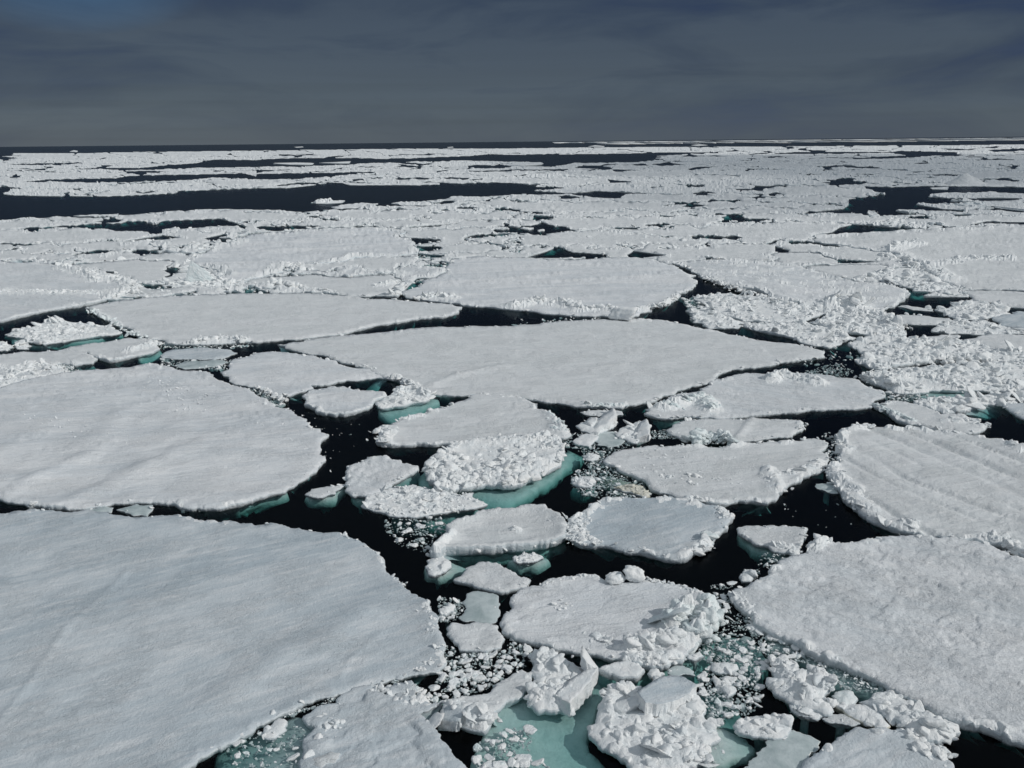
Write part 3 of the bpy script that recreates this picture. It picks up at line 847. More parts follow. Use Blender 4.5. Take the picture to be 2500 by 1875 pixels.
B('K0 112,1108 170,1062 220,1080 270,1112 250,1135 150,1137', 'small jagged white chunk at the front of the dark bay, left edge', h=.25, look='rubble', rough=.5, lumps=.5, lsize=.3, name='small_floe')
B('K0 860,1080 1080,1040 1250,1050 1390,1082 1380,1130 1200,1190 1100,1215 950,1243 840,1213 780,1190 640,1150 500,1148 640,1115',
  'tilted floe with a white rubble crest in front of the dark left bay', h=.45, look='snow', rim=.25, lumps=.5, lsize=.35, sx=5, sy=3.6, seed=41,
  heaps=[('K0 1120,1150 1250,1120 1370,1090', 1.0, .6, .5, 110)], ledge=[('K0 1200,1195 1380,1135 1400,1160 1370,1200 1240,1235 1190,1225', .35, 1.2, 'under', 'underwater_ledge')])
B('K0 -500,1190 0,1185 200,1157 450,1152 640,1152 780,1192 840,1230 800,1260 650,1280 540,1260 480,1270 350,1300 150,1330 -500,1345', 'speckled flat floe at the left edge with a teal notch in front', h=.35, look='snow', rough=.12, rim=.15, lumps=.5, lsize=.3, sx=6, sy=3.6,
  ledge=[('K0 450,1260 620,1260 640,1290 600,1325 500,1320', .25, 1.0, 'under', 'underwater_ledge')])
B('K0 1382,1190 1480,1142 1750,1120 1900,1130 2050,1168 1950,1205 1750,1225 1500,1222 1400,1213', 'thin grey leaf-shaped floe below the large flat floe left of centre', h=.16, look='grey', lumps=.15, lsize=.2, sx=6, sy=3.6)
B('K0 1500,1282 1600,1242 1900,1232 1970,1250 1850,1290 1700,1305 1600,1312', 'waterlogged grey floe beside the tip of the huge left floe', h=.08, look='wet', lumps=.1, lsize=.2, sx=6, sy=4)
B('M0 -500,60 100,62 350,5 420,22 560,102 600,108 450,122 220,162 0,232 -500,290', 'band of crushed rubble behind the huge left floe', h=.3, look='coarse', rough=.6, cell=.7, lumps=.8, lsize=.35, sx=5, sy=3.6, name='rubble_floe',
  heaps=[('M0 -100,60 100,80 350,50 500,95', .9, .3, .35, 200, 'loose_rubble')])
B('M1 422,258 560,240 720,235 880,260 1040,270 1060,300 960,350 920,400 800,440 620,455 480,430 392,380 402,330 385,290',
  'round flat floe with a crumbled white front rim, at the top of the dark channel', h=.36, look='drift', rim=.25, rimw=.5, lumps=.7, lsize=.22, sx=5.5, sy=4.2)
B('M1 970,350 1020,320 1100,287 1145,270 1155,240 1260,250 1400,272 1410,325 1300,348 1200,378 1100,388 1010,398',
  'heaped white rubble floe with a turquoise foot, at the top of the dark channel', h=.4, look='rubble', rough=.6, cell=.5, lumps=.8, lsize=.35, sx=4.5, sy=3.6,
  heaps=[('M1 1150,290 1270,265 1380,300', .6, .8, .5, 80)],
  ledge=[('M1 962,360 1100,380 1400,300 1410,275 1470,315 1485,350 1360,400 1240,470 1140,487 1080,480 1005,440', .35, 1.5, 'under', 'underwater_ledge')])
B('M1 1002,545 1100,530 1200,490 1290,455 1430,415 1580,375 1700,330 1790,280 1900,282 2074,302 M2 80,320 200,402 300,440 370,492 430,550 480,612 420,638 200,632 0,645 M1 1800,672 1600,698 1400,693 1200,703 1020,690 980,650',
  'smooth wedge-shaped floe with crumbly rims in the centre of the photo', h=.42, look='snow', rim=.28, rimw=.55, lumps=.6, lsize=.25, sx=5.5, sy=4.2,
  heaps=[('M1 1010,570 1100,580 1050,680', .8, .35, .38, 110, 'ridge_rubble'), ('M2 300,450 360,510 420,600 330,560', .5, .35, .35, 90, 'ridge_rubble', 'blue'), ('M1 1180,495 1330,470', .4, .3, .32, 40, 'ridge_rubble')])
B('M1 1555,712 1700,680 1850,650 2074,640 M2 100,622 300,602 400,660 420,710 410,790 400,840 300,900 180,960 80,1010 0,1022 M1 2000,1028 1860,1010 1700,1040 1550,1060 1440,1040 1400,990 1372,920 1380,850 1450,790 1540,755',
  'thick knobbly white floe with a turquoise underwater skirt, centre of the photo', h=.6, look='rubble', rough=.65, cell=.62, lumps=.9, lsize=.34, sx=4.2, sy=3.6, rim=.25, rimw=.6, seed=77,
  ledge=[('M1 1372,900 1312,945 1322,1000 1420,1050 1600,1075 1720,1075 1790,1130 1880,1178 2000,1188 2074,1180 M2 0,1150 100,1105 200,1050 300,985 400,920 470,860 560,800 570,750 450,735 380,800 200,900 0,980 M1 1800,980 1500,980', .42, 1.9, 'under', 'underwater_ledge')],
  heaps=[('M1 1560,760 1520,900 1600,1010', .9, .4, .45, 120, 'rubble_heap'), ('M2 -100,960 80,880 300,820', .9, .4, .5, 130, 'rubble_heap'), ('M1 1700,700 2000,690 M2 200,660', .8, .35, .4, 130, 'rubble_heap')])
B('M1 732,870 870,822 960,795 1060,790 1180,832 1310,870 1320,888 1200,960 1040,1045 1000,1080 890,1100 780,1103 722,1060 727,1000 722,940',
  'wedge-shaped floe of coarse snow left of the thick knobbly floe', h=.45, look='coarse', rough=.16, cell=.4, rim=.12, lumps=.5, lsize=.2, sx=4.5, sy=3.8,
  ledge=[('M1 1320,885 1325,915 1200,990 1060,1075 1000,1080 1040,1040 1200,950', .2, 1.0, 'wet', 'underwater_ledge'), ('M1 780,1100 890,1098 900,1140 850,1150 790,1135', .3, 1.0, 'under', 'underwater_ledge')])
B('M1 397,1095 450,1050 570,1030 710,1012 722,1022 640,1088 560,1108 450,1112', 'small white floe with a teal foot, left of the coarse wedge-shaped floe', h=.3, look='snow', lumps=.3, lsize=.16, sx=4.5, sy=3.6, name='small_floe',
  ledge=[('M1 400,1105 560,1108 640,1085 722,1025 715,1050 640,1125 560,1142 450,1140', .25, 1.1, 'under', 'underwater_ledge')])
B('M1 880,1102 1050,1070 1100,1040 1200,1037 1270,1012 1350,1037 1500,1070 1650,1100 1760,1082 1790,1140 1875,1175 1750,1210 1550,1240 1300,1278 1150,1275 1050,1245 950,1228 850,1188 890,1160',
  'low knobbly white floe in front of the thick knobbly floe', h=.32, look='rubble', rough=.35, cell=.45, lumps=.8, lsize=.25, sx=4.2, sy=3.6, seed=12,
  heaps=[('M1 1000,1130 1300,1160 1600,1150', .8, .2, .3, 130, 'rubble_heap'), ('M1 1100,1240 1400,1230 1700,1190', .35, .15, .3, 90, 'ridge_rubble')],
  ledge=[('M1 1100,1270 1300,1275 1560,1240 1760,1205 1800,1225 1600,1290 1400,1320 1200,1310', .45, 1.2, 'wet', 'underwater_ledge')])
B('M1 1412,1600 1430,1560 1500,1480 1560,1440 1540,1380 1700,1312 1800,1272 1960,1242 2074,1240 M2 110,1215 270,1220 290,1245 370,1270 430,1332 440,1400 430,1450 350,1488 200,1508 0,1535 M1 1900,1558 1650,1562 1560,1560 1500,1608 1450,1608',
  'dished floe with a raised white rim, left of the round plate floe', h=.42, look='snow', rim=.15, rimw=.5, dish=.25, lumps=.4, lsize=.25, sx=4.5, sy=4, seed=9,
  heaps=[('M1 1440,1590 1530,1490 1590,1430', .3, .4, .45, 50, 'ridge_rubble'), ('M2 20,1390 60,1400', .3, .3, .4, 8, 'ridge_rubble'), ('M2 330,1300 400,1370 380,1440', .5, .2, .4, 40, 'ridge_rubble')],
  ledge=[('M1 1570,1560 1900,1560 M2 0,1540 200,1512 350,1490 430,1462 400,1485 300,1525 200,1545 0,1575 M1 1850,1600 1650,1600', .5, 1.6, 'under', 'underwater_ledge')])
B('N1 1372,20 1385,-30 1440,-50 1520,-60 1560,-30 1580,20 1530,60 1450,88 1410,85', 'small white floe trailing a pale underwater tongue, in front of the dished floe', h=.35, look='rubble', rough=.25, cell=.4, lumps=.4, lsize=.25, sx=4.5, sy=4, name='small_floe',
  ledge=[('N1 1372,20 1400,95 1480,110 1560,80 1710,25 1700,5 1580,-20 1500,-20', .16, .9, 'under', 'underwater_ledge')])
B('F 1108,1204 1130,1194 1160,1195 1174,1203 1150,1212 1118,1214', 'small crumbly floe with a pale halo, between the dished floe and the round plate floe', h=.25, look='rubble', rough=.3, cell=.35, lumps=.6, lsize=.2, sx=4, sy=3.6, name='small_floe',
  ledge=[('F 1098,1206 1130,1190 1180,1196 1185,1206 1160,1220 1120,1222', .28, 1.0, 'under', 'underwater_ledge')])
B('M2 457,1310 500,1280 580,1240 640,1190 780,1132 900,1112 1100,1120 1270,1107 1400,1140 1600,1180 1700,1202 1780,1262 1782,1300 1750,1370 1640,1450 1580,1528 1430,1608 1350,1622 1150,1588 1030,1558 880,1538 700,1500 550,1498 480,1460 452,1400',
  'round plate floe with a broad rubbly left rim, right of the dished floe', h=.5, look='grey', rim=.35, rimw=.6, lumps=.9, lsize=.25, sx=5, sy=4.2, seed=19,
  heaps=[('M2 520,1300 500,1420 620,1480', .9, .25, .3, 210, 'rubble_heap'), ('M2 1480,1560 1560,1500', .5, .3, .5, 26, 'ridge_rubble'), ('M2 1690,1220 1750,1300', .4, .25, .4, 36, 'ridge_rubble')])
big_block(TRACED[-1], 'M2 1600,1440', .75, .5, 31, 'blue', label='pale block on the right side')
B('M2 740,812 900,732 1100,702 1300,710 1450,702 1750,710 1830,690 2074,670 M3 200,670 380,640 490,680 470,720 425,750 490,790 480,850 400,920 280,970 180,1010 80,1090 0,1168 M2 1900,1150 1700,1178 1600,1172 1400,1138 1300,1100 1200,1080 1100,1010 980,940 850,870 750,840',
  'large scattered-block floe behind the round plate floe', h=.42, look='snow', rim=.2, rimw=.5, lumps=.55, lsize=.25, sx=5.2, sy=4.2, seed=23,
  heaps=[('M2 1460,690 1560,640 1640,640 1760,690', .9, 1.0, .5, 150, 'ice_hummock', 'blue'), ('M3 0,900 30,960 60,1040', .7, .5, .55, 40, 'rubble_heap'), ('M3 200,930 330,900 420,840', .5, .3, .4, 60, 'ridge_rubble'), ('M2 1440,1140 1560,1150', .4, .3, .35, 26, 'ridge_rubble'),
         ('M2 1250,920 1360,1040 1550,980 1400,880', .7, .2, .28, 24, 'scattered_block'), ('M2 1100,760 1700,820 1900,780', 1.6, .1, .17, 70, 'scattered_block'), ('M2 1000,880 1500,1000 1850,1000', 1.6, .08, .15, 90, 'scattered_block')])
B('M2 1252,572 1330,520 1430,487 1700,482 2074,490 M3 130,492 250,502 288,525 232,590 200,628 0,642 M2 1800,672 1700,640 1560,650 1400,652 1360,640 1280,600',
  'flat floe with a faint snow ramp, behind the scattered-block floe', h=.36, look='snow', rim=.12, lumps=.35, lsize=.22, sx=5.2, sy=4, streaks=[('M2 1950,490 1830,640', .3, .15)],
  heaps=[('M3 200,510 270,520 240,580', .4, .25, .35, 30, 'ridge_rubble')])
B('M2 1070,440 1150,380 1250,330 1330,292 1480,270 1600,212 1700,160 1830,120 2074,122 M3 100,102 250,115 500,130 640,150 780,210 940,260 938,308 850,380 600,400 300,418 0,448 M2 1900,463 1600,468 1400,460 1280,478 1150,468',
  'long floe with two rubble heaps below the right end of the large central floe', h=.46, look='coarse', rough=.04, rim=.12, lumps=.4, lsize=.22, sx=5.2, sy=4, seed=3,
  heaps=[('M2 1230,400 1400,350 1550,330 1620,420', 1.0, .9, .5, 190, 'ice_hummock', 'blue'), ('M3 30,170 90,140 250,170 400,200', .9, .95, .65, 130, 'ice_hummock', 'rubble', .2), ('M3 80,140 120,150', .4, .9, .8, 12, 'ice_hummock', 'rubble', .1)],
  ledge=[('M2 1150,468 1280,478 1400,462 1600,470 1450,490 1330,515 1250,510 1180,490', .35, 1.4, 'under', 'underwater_ledge')])
B('M2 552,430 700,410 890,425 900,450 780,465 620,455', 'thin slab floe on the water just in front of the large central floe', h=.26, look='snow', lumps=.4, lsize=.18, sx=5, sy=3.6, name='small_floe')
t = B('M2 517,540 600,505 640,480 700,475 760,500 820,462 850,520 780,570 660,610 560,580', 'tilted white chunk with a scooped top, right of the central dark water', h=.35, look='rubble', rough=.15, lumps=.2, lsize=.25, sx=4.5, sy=3.6, name='ice_chunk', cat='ice chunk')
slab(t, 'M2 640,590 720,490 820,440 850,505 780,560 700,600', .45, (-.1, .45), .45, 'rubble')
slab(t, 'M2 590,520 630,480 690,485 690,520 640,540', .5, (.0, .1), .4, 'rubble')
B('M2 830,600 900,550 1000,525 1050,512 1110,560 1120,630 1040,650 1010,680 900,640', 'faceted white chunk beside the dark gap at right of centre', h=.38, look='rubble', rough=.35, cell=.8, lumps=.4, lsize=.3, sx=4.5, sy=3.6, name='ice_chunk', cat='ice chunk')
slab(TRACED[-1], 'M2 1000,640 1040,530 1090,520 1120,575 1112,640', .5, (-.1, .3), .5, 'rubble')
B('M2 510,650 600,605 700,622 680,660 620,708 525,690', 'low white chunk on the turquoise water right of the wedge-shaped floe', h=.25, look='rubble', rough=.2, lumps=.4, lsize=.2, sx=4.5, sy=3.6, name='ice_chunk', cat='ice chunk')
B('M2 700,600 820,590 920,660 880,700 780,720 690,700 640,660', 'half sunken greenish ice plate among the loose chunks right of centre', h=.05, look='wet', lumps=.2, lsize=.25, sx=5, sy=4, name='ice_plate', cat='ice plate')
B('M2 482,972 560,952 655,955 680,998 640,1030 540,1032 492,1010', 'small round knobbly floe alone in the dark water right of the turquoise skirt', h=.35, look='rubble', rough=.3, cell=.35, lumps=.7, lsize=.2, sx=4, sy=3.4, name='small_floe', rim=.1,
  ledge=[('M2 480,985 660,1000 690,1010 660,1060 560,1075 490,1040', .5, 1.3, 'wet', 'underwater_ledge')])
B('M2 578,792 640,762 710,782 690,818 600,820', 'small knobbly chunk at the tip of the scattered-block floe', h=.25, look='rubble', rough=.3, cell=.35, lumps=.6, lsize=.2, sx=4, sy=3.4, name='ice_chunk', cat='ice chunk')
B('M2 822,1042 950,1012 1060,1032 1130,1088 1060,1112 900,1070', 'yellow-stained rubble chunk behind the round plate floe', h=.28, look='dirty', rough=.4, cell=.35, lumps=.6, lsize=.2, sx=4, sy=3.4, name='ice_chunk', cat='ice chunk', top2='dirty',
  ledge=[('M2 700,960 790,900 1000,1010 1120,1090 1050,1110 850,1050', .12, .5, 'dirty', 'underwater_ledge')])
B('N1 1602,132 1700,55 1790,2 1860,-10 1960,0 2074,60 N2 60,100 150,132 120,178 0,208 N1 2000,228 1800,188',
  'small flat diamond-shaped floe behind the big front floe', h=.36, look='snow', rim=.1, lumps=.25, lsize=.16, sx=4.8, sy=4.2)
f = B('N2 -80,540 -72,430 -30,390 0,345 10,245 100,190 240,180 320,125 450,100 570,82 680,100 720,130 780,150 900,150 1050,140 1180,150 1350,172 1500,212 1620,302 1700,380 1650,440 1630,540 1510,640 1430,700 1390,778 1280,808 1130,828 950,790 750,748 550,708 300,660 130,618 0,572',
  'big front floe with a tall blue-white rubble ridge on its right, bottom centre', h=.5, look='drift', rim=.16, rimw=.4, lumps=.55, lsize=.2, sx=5, sy=4.4, seed=55, und=.2,
  heaps=[('N2 1290,520 1400,430 1560,420 1600,500 1480,600', .62, 1.5, .62, 230, 'pressure_ridge', 'blue', .25), ('N2 960,690 1100,660 1250,650 1360,640', .36, 1.0, .5, 170, 'pressure_ridge', 'rubble', .35),
         ('N2 950,760 1150,790 1300,750', .35, .35, .35, 110), ('N2 250,170 400,140 560,110 680,110', .18, .22, .33, 34, 'ridge_rubble', 'rubble', .2), ('N2 1080,130 1300,175 1550,260 1640,400', .25, .15, .22, 120, 'ridge_rubble', 'rubble', .4),
         ('N2 560,590 720,600 850,700', .4, .2, .28, 24, 'scattered_block'), ('N2 350,320 500,360', .5, .1, .2, 16, 'scattered_block')],
  ledge=[('N2 600,740 950,800 1130,835 1390,785 1640,600 1670,640 1640,720 1500,860 1450,900 1300,880 1100,920 1000,970 760,980 700,900', .8, 2.4, 'under', 'underwater_ledge')])
big_block(f, 'N2 830,120', 1.15, .5, 61, flat=(1.2, .9, .7), kind='lump', label='smooth boulder of ice on the back edge')
big_block(f, 'N2 990,95', 1.25, .5, 64, flat=(1.1, .9, .95), kind='lump', label='taller smooth boulder of ice on the back edge')
B('N1 1712,240 1800,222 1920,240 1962,300 1940,475 1700,468 1645,440 1700,350', 'waterlogged grey-green floe left of the big front floe', h=.07, look='wet', rough=.06, lumps=.15, lsize=.2, sx=5, sy=4.4)
B('N1 1547,520 1580,478 1800,482 1960,502 2000,580 1970,675 1880,698 1650,690 1600,620 1550,570', 'small flat floe with a straight back edge, left of the big front floe', h=.38, look='snow', rim=.1, lumps=.3, lsize=.18, sx=5, sy=4.4)
B('N1 1480,362 1540,350 1560,310 1612,330 1600,380 1540,410 1490,400', 'small bright twin chunk at the left of the waterlogged grey-green floe', h=.18, look='rubble', rough=.2, cell=.3, lumps=.6, lsize=.22, sx=4, sy=4, name='ice_chunk', cat='ice chunk')
B('N1 660,1130 690,1062 860,1000 960,992 1030,1060 1100,1090 1140,1052 1250,1060 1360,1110 1510,1132 1400,1180 1310,1210 1400,1280 1450,1350 1500,1440 1600,1560 1700,1650 1780,1850 400,1850 350,1600 380,1430 480,1340 392,1280 380,1250 480,1162 580,1140',
  'broad grey broken floe at the bottom edge, right of the lower left floe', h=.24, look='grey', rough=.16, cell=.8, rim=.1, lumps=.3, lsize=.25, sx=5, sy=4.6, und=.35,
  ledge=[('N1 -300,1430 60,1330 300,1240 480,1300 500,1500 450,1850 -400,1850', .14, .6, 'wet', 'underwater_ledge'), ('N1 1250,1060 1300,1000 1480,1020 1540,1090 1480,1130 1350,1120', .12, .5, 'wet', 'underwater_ledge')],
  heaps=[('N1 900,1020 1200,1100 1400,1130', .6, .15, .3, 60, 'ridge_rubble'), ('N1 500,1250 700,1330', .5, .1, .25, 30, 'ridge_rubble')])
B('N1 1050,990 1130,960 1260,935 1300,1000 1290,1020 1150,1030 1060,1050', 'small grey floe tucked under the edge of the lower left floe', h=.2, look='grey', rough=.1, lumps=.3, lsize=.2, name='small_floe')
B('N1 452,1570 560,1535 600,1515 680,1525 640,1600 520,1645 470,1620', 'bright white lump frozen on the broad grey broken floe at the bottom edge', h=.42, look='snow', rough=.1, lumps=.1, lsize=.2, name='ice_chunk', cat='ice chunk', mark=False, sx=4.5, sy=4)
B('N1 60,1400 65,1340 190,1245 250,1270 240,1340 150,1405', 'white chunk between the lower left floe and the broad grey broken floe', h=.3, look='rubble', rough=.15, cell=.5, lumps=.3, lsize=.25, name='ice_chunk', cat='ice chunk', sx=4.5, sy=4)
f = B('N1 1465,1250 1520,1150 1600,1110 1750,1070 1900,1040 1940,970 2074,890 N2 80,850 180,880 160,960 100,1020 40,1080 -60,1120 -160,1200 -170,1290 -230,1348 -330,1330 -450,1290',
  'tongue-shaped floe with a blocky left end, left of the pale turquoise pool', h=.45, look='snow', rim=.15, lumps=.4, lsize=.25, sx=4.8, sy=4.4,
  heaps=[('N1 1600,1150 1680,1170', .3, .3, .5, 14, 'rubble_heap'), ('N1 1760,1220 1860,1280', .5, .45, .5, 44, 'rubble_heap', 'rubble', .2)],
  ledge=[('N1 1850,1350 1900,1260 1960,1160 N2 -80,1130 80,1040 160,960 200,1150 300,1170 460,1150 640,980 700,940 745,1060 650,1270 600,1400 620,1480 760,1600 780,1850 -250,1850 -330,1600', .42, 1.5, 'under', 'underwater_ledge', ), ])
slab(f, 'N1 1465,1250 1540,1150 1640,1160 1700,1240 1650,1310', .52, (-.15, .22), .4, 'side')
B('N2 172,720 290,700 380,740 440,780 520,820 690,835 690,900 640,980 560,1060 460,1155 300,1178 180,1158 122,1110 140,1050 170,980 162,880 182,800',
  'tall jagged rubble chunk with a spire, between the tongue floe and the pond floe', h=.5, look='rubble', rough=.5, cell=.6, lumps=.5, lsize=.35, sx=4.2, sy=3.8, name='ice_chunk', cat='ice chunk',
  heaps=[('N2 230,760 330,780 400,860', .5, .4, .4, 90, 'rubble_heap'), ('N2 200,1060 330,1080 420,1040', .5, .3, .45, 60, 'rubble_heap', 'rubble', .3)])
slab(TRACED[-1], 'N2 560,830 570,730 650,790 700,815 690,850 600,860', .75, (.45, -.15), .5, 'rubble', 'ice_spire')
slab(TRACED[-1], 'N2 350,1080 470,960 620,880 690,870 640,985 470,1150', .62, (.05, .15), .6, 'rubble')
B('N2 702,880 800,842 930,802 1010,842 1072,890 1020,938 900,948 780,918', 'small round floe holding a melt pond, on the turquoise water at bottom centre', h=.22, look='rubble', rough=.12, dish=.18, lumps=.45, lsize=.16, sx=4.2, sy=3.8, rimw=.3)
slab(TRACED[-1], 'N2 840,862 930,824 1000,860 1010,890 930,897 850,882', .255, (0, 0), .06, 'pond', 'melt_pond')
f = B('N2 742,1020 850,1000 1000,985 1015,1030 1150,960 1300,920 1400,960 1440,1020 1560,1120 1550,1220 1640,1330 1690,1400 1580,1480 1560,1600 1400,1659 1350,1850 1000,1850 950,1640 850,1540 700,1460 622,1380 640,1310 700,1180 742,1100',
  'large broken floe at the bottom centre with a slab lying across its back', h=.45, look='rubble', rough=.32, cell=.55, rim=.1, lumps=.5, lsize=.25, sx=4.4, sy=4, seed=81,
  heaps=[('N2 1200,1450 1400,1420 1520,1560 1250,1580', .8, .35, .35, 170, 'rubble_heap', 'rubble', .3), ('N2 760,1080 800,1200 780,1040 960,1010', .35, .3, .35, 60, 'ridge_rubble')],
  ledge=[('N2 1540,1330 1700,1320 1900,1370 1965,1430 1900,1530 1720,1600 1560,1600 1450,1500', .16, 1.2, 'under', 'underwater_ledge'), ('N2 1450,1000 1560,960 1700,1060 1800,1150 1840,1230 1700,1330 1600,1300', .25, 1.0, 'wet', 'underwater_ledge')])
slab(f, 'N2 1010,1065 1080,1010 1230,905 1400,895 1505,945 1440,1030 1300,1110 1180,1150 1080,1150', .95, (.12, -.2), .5, 'grey', label='smooth tilted slab lying across the floe')
peak(f, 'N2 1390,1420', .75, .62, .22, 'rubble', 'ice_cone', (-.1, 0), .8, 9, 'pointed cone of ice')
big_block(f, 'N2 960,1150', 1.0, .4, 75, flat=(1.1, .7, .7), label='striped block under the slab')
B('N2 1262,860 1300,835 1380,825 1470,870 1480,905 1400,890 1290,900', 'waterlogged plate behind the tilted slab at bottom centre', h=.07, look='wet', lumps=.2, lsize=.15, sx=4.6, sy=4, name='ice_plate', cat='ice plate')
B('N2 1102,880 1130,845 1170,840 1235,882 1200,908 1130,910', 'small lumpy chunk right of the pond floe', h=.2, look='rubble', rough=.2, cell=.3, lumps=.4, lsize=.18, sx=4, sy=4, name='ice_chunk', cat='ice chunk')
B('N2 1792,1300 1900,1242 2050,1222 N3 60,1212 180,1217 182,1290 160,1380 50,1408 -20,1400 N2 1950,1390 1830,1350', 'isolated wide knobbly chunk left of the lower right corner floe', h=.38, look='rubble', rough=.3, cell=.5, lumps=.5, lsize=.28, sx=4.2, sy=4, name='ice_chunk', cat='ice chunk')
B('N2 1620,805 1700,800 1820,815 1830,840 1750,880 1680,885 1620,860', 'pair of joined white knobs right of the tilted slab', h=.25, look='rubble', rough=.25, cell=.3, lumps=.7, lsize=.25, sx=4, sy=4, name='ice_chunk', cat='ice chunk')
B('N2 1640,900 1700,950 1790,990 1800,1050 1740,1080 1700,1010 1640,960', 'lumpy white chunk between the tilted slab and the loose slush at right', h=.22, look='rubble', rough=.25, cell=.3, lumps=.6, lsize=.22, sx=4, sy=4, name='ice_chunk', cat='ice chunk')
B('N2 1420,740 1520,708 1550,745 1470,775', 'bright little chunk on the turquoise water right of the big front floe', h=.15, look='rubble', rough=.2, cell=.3, lumps=.4, lsize=.15, sx=4, sy=4, name='ice_chunk', cat='ice chunk')
B('N3 30,862 55,795 110,782 160,762 240,800 232,838 330,842 420,842 460,920 515,965 508,1000 462,1040 472,1100 518,1198 460,1208 300,1150 150,1090 60,1040 0,970 -10,925 60,930',
  'upended ridge chunk with a bowl-shaped top, beside the slushy crack at lower right', h=.5, look='rubble', rough=.35, cell=.55, lumps=.7, lsize=.32, sx=4.2, sy=4, name='ice_chunk', cat='ice chunk',
  heaps=[('N3 60,800 120,830 200,1000 330,1080', .35, .35, .4, 90, 'rubble_heap'), ('N3 400,860 440,940 480,1000', .3, .35, .4, 50, 'rubble_heap')])
B('N3 182,1130 260,1142 350,1180 450,1220 400,1258 250,1220 190,1180', 'narrow knobbly chunk in front of the upended ridge chunk', h=.25, look='rubble', rough=.3, cell=.35, lumps=.5, lsize=.22, sx=4.2, sy=4, name='ice_chunk', cat='ice chunk')
B('N3 442,1250 590,1212 750,1290 680,1308 500,1280', 'smooth low wedge of ice behind the lower right corner floe', h=.22, look='snow', lumps=.15, lsize=.15, sx=4.4, sy=4, name='ice_chunk', cat='ice chunk')
B('N3 482,1082 600,1140 700,1130 860,1160 940,1240 990,1308 900,1330 800,1280 650,1220 500,1132', 'long curved chunk with a brown waterline in the slushy crack', h=.36, look='rubble', rough=.25, cell=.5, lumps=.4, lsize=.25, sx=4.4, sy=4, name='ice_chunk', cat='ice chunk', side='dirty')
B('N3 522,1062 600,1022 690,1030 710,1110 640,1148 560,1110', 'pale cube-like chunk behind the long curved chunk', h=.35, look='blue', rough=.12, lumps=.2, lsize=.2, sx=4.4, sy=4, name='ice_chunk', cat='ice chunk')
B('N3 830,1082 900,1042 1050,1062 1180,1110 1200,1180 1380,1262 1540,1290 1560,1350 1380,1448 1290,1430 1200,1370 1050,1290 900,1190',
  'elongated rubble slab along the crack beside the large lower right floe', h=.5, look='rubble', rough=.35, cell=.6, lumps=.6, lsize=.3, sx=4.4, sy=4, rim=.15,
  heaps=[('N3 1100,1200 1250,1290 1350,1330 1450,1380', .5, .3, .45, 80, 'rubble_heap', 'rubble', .3)])
B('N3 220,1690 350,1562 560,1402 700,1322 900,1312 1100,1340 1200,1372 1290,1440 1390,1482 1450,1560 1512,1659 1600,1900 100,1900',
  'flat floe with knobs on its right rim, bottom edge at lower right', h=.45, look='grey', rough=.05, rim=.15, rimw=.5, lumps=.4, lsize=.25, sx=5, sy=4.6,
  heaps=[('N3 1150,1390 1210,1400', .3, .25, .5, 10, 'ridge_rubble', 'rubble', .2), ('N3 1250,1510 1400,1540', .5, .2, .35, 36, 'ridge_rubble', 'rubble', .2)])
s2 = B('N3 205,1350 420,1442 330,1560 240,1659 200,1900 -200,1900 -150,1600 0,1420', 'sunken pale turquoise plate at the bottom edge, left of the lower right corner floe', h=.045, look='wet', side='under', lumps=0, sx=6, sy=5, name='sunken_plate', cat='ice plate', under=.3)
B('M3 80,1640 350,1542 400,1470 450,1452 520,1480 680,1490 830,1470 1000,1430 1200,1425 1450,1450 1700,1472 1850,1530 2000,1600 2200,1665 3000,1800 N3 3000,1800 2200,1500 2074,1448 1900,1388 1700,1318 1550,1288 1400,1228 1250,1130 1100,1068 950,968 800,900 600,820 450,760 300,700 150,610 0,540 N2 1960,470 1850,352 1772,272 1772,222 1900,180 1970,132 2074,100',
  'very large lumpy-surfaced floe filling the lower right', h=.5, look='coarse', rough=.19, cell=.7, rim=.25, rimw=.5, und=.6, lumps=.4, lsize=.24, sx=4.6, sy=4.0,
  heaps=[('N2 1790,240 1900,330 2000,450', .35, .15, .3, 60, 'ridge_rubble', 'rubble', .3), ('M3 380,1540 460,1480', .4, .4, .5, 20, 'ridge_rubble', 'rubble', .2)],
  ledge=[('N3 0,560 150,630 300,715 450,780 600,850 800,930 950,1000 1100,1090 1250,1150 1380,1230 1300,1230 1100,1110 850,1060 700,1010 500,960 460,860 250,770 100,720 0,690', .10, .5, 'wet', 'underwater_ledge'), ('N2 1700,560 1850,600 2000,660 2074,760 2000,900 1850,860 1760,760 1650,700', .3, .8, 'wet', 'underwater_ledge'), ('N2 1560,1000 1700,980 1830,1100 1900,1220 1760,1240 1600,1150', .25, .8, 'wet', 'underwater_ledge')])
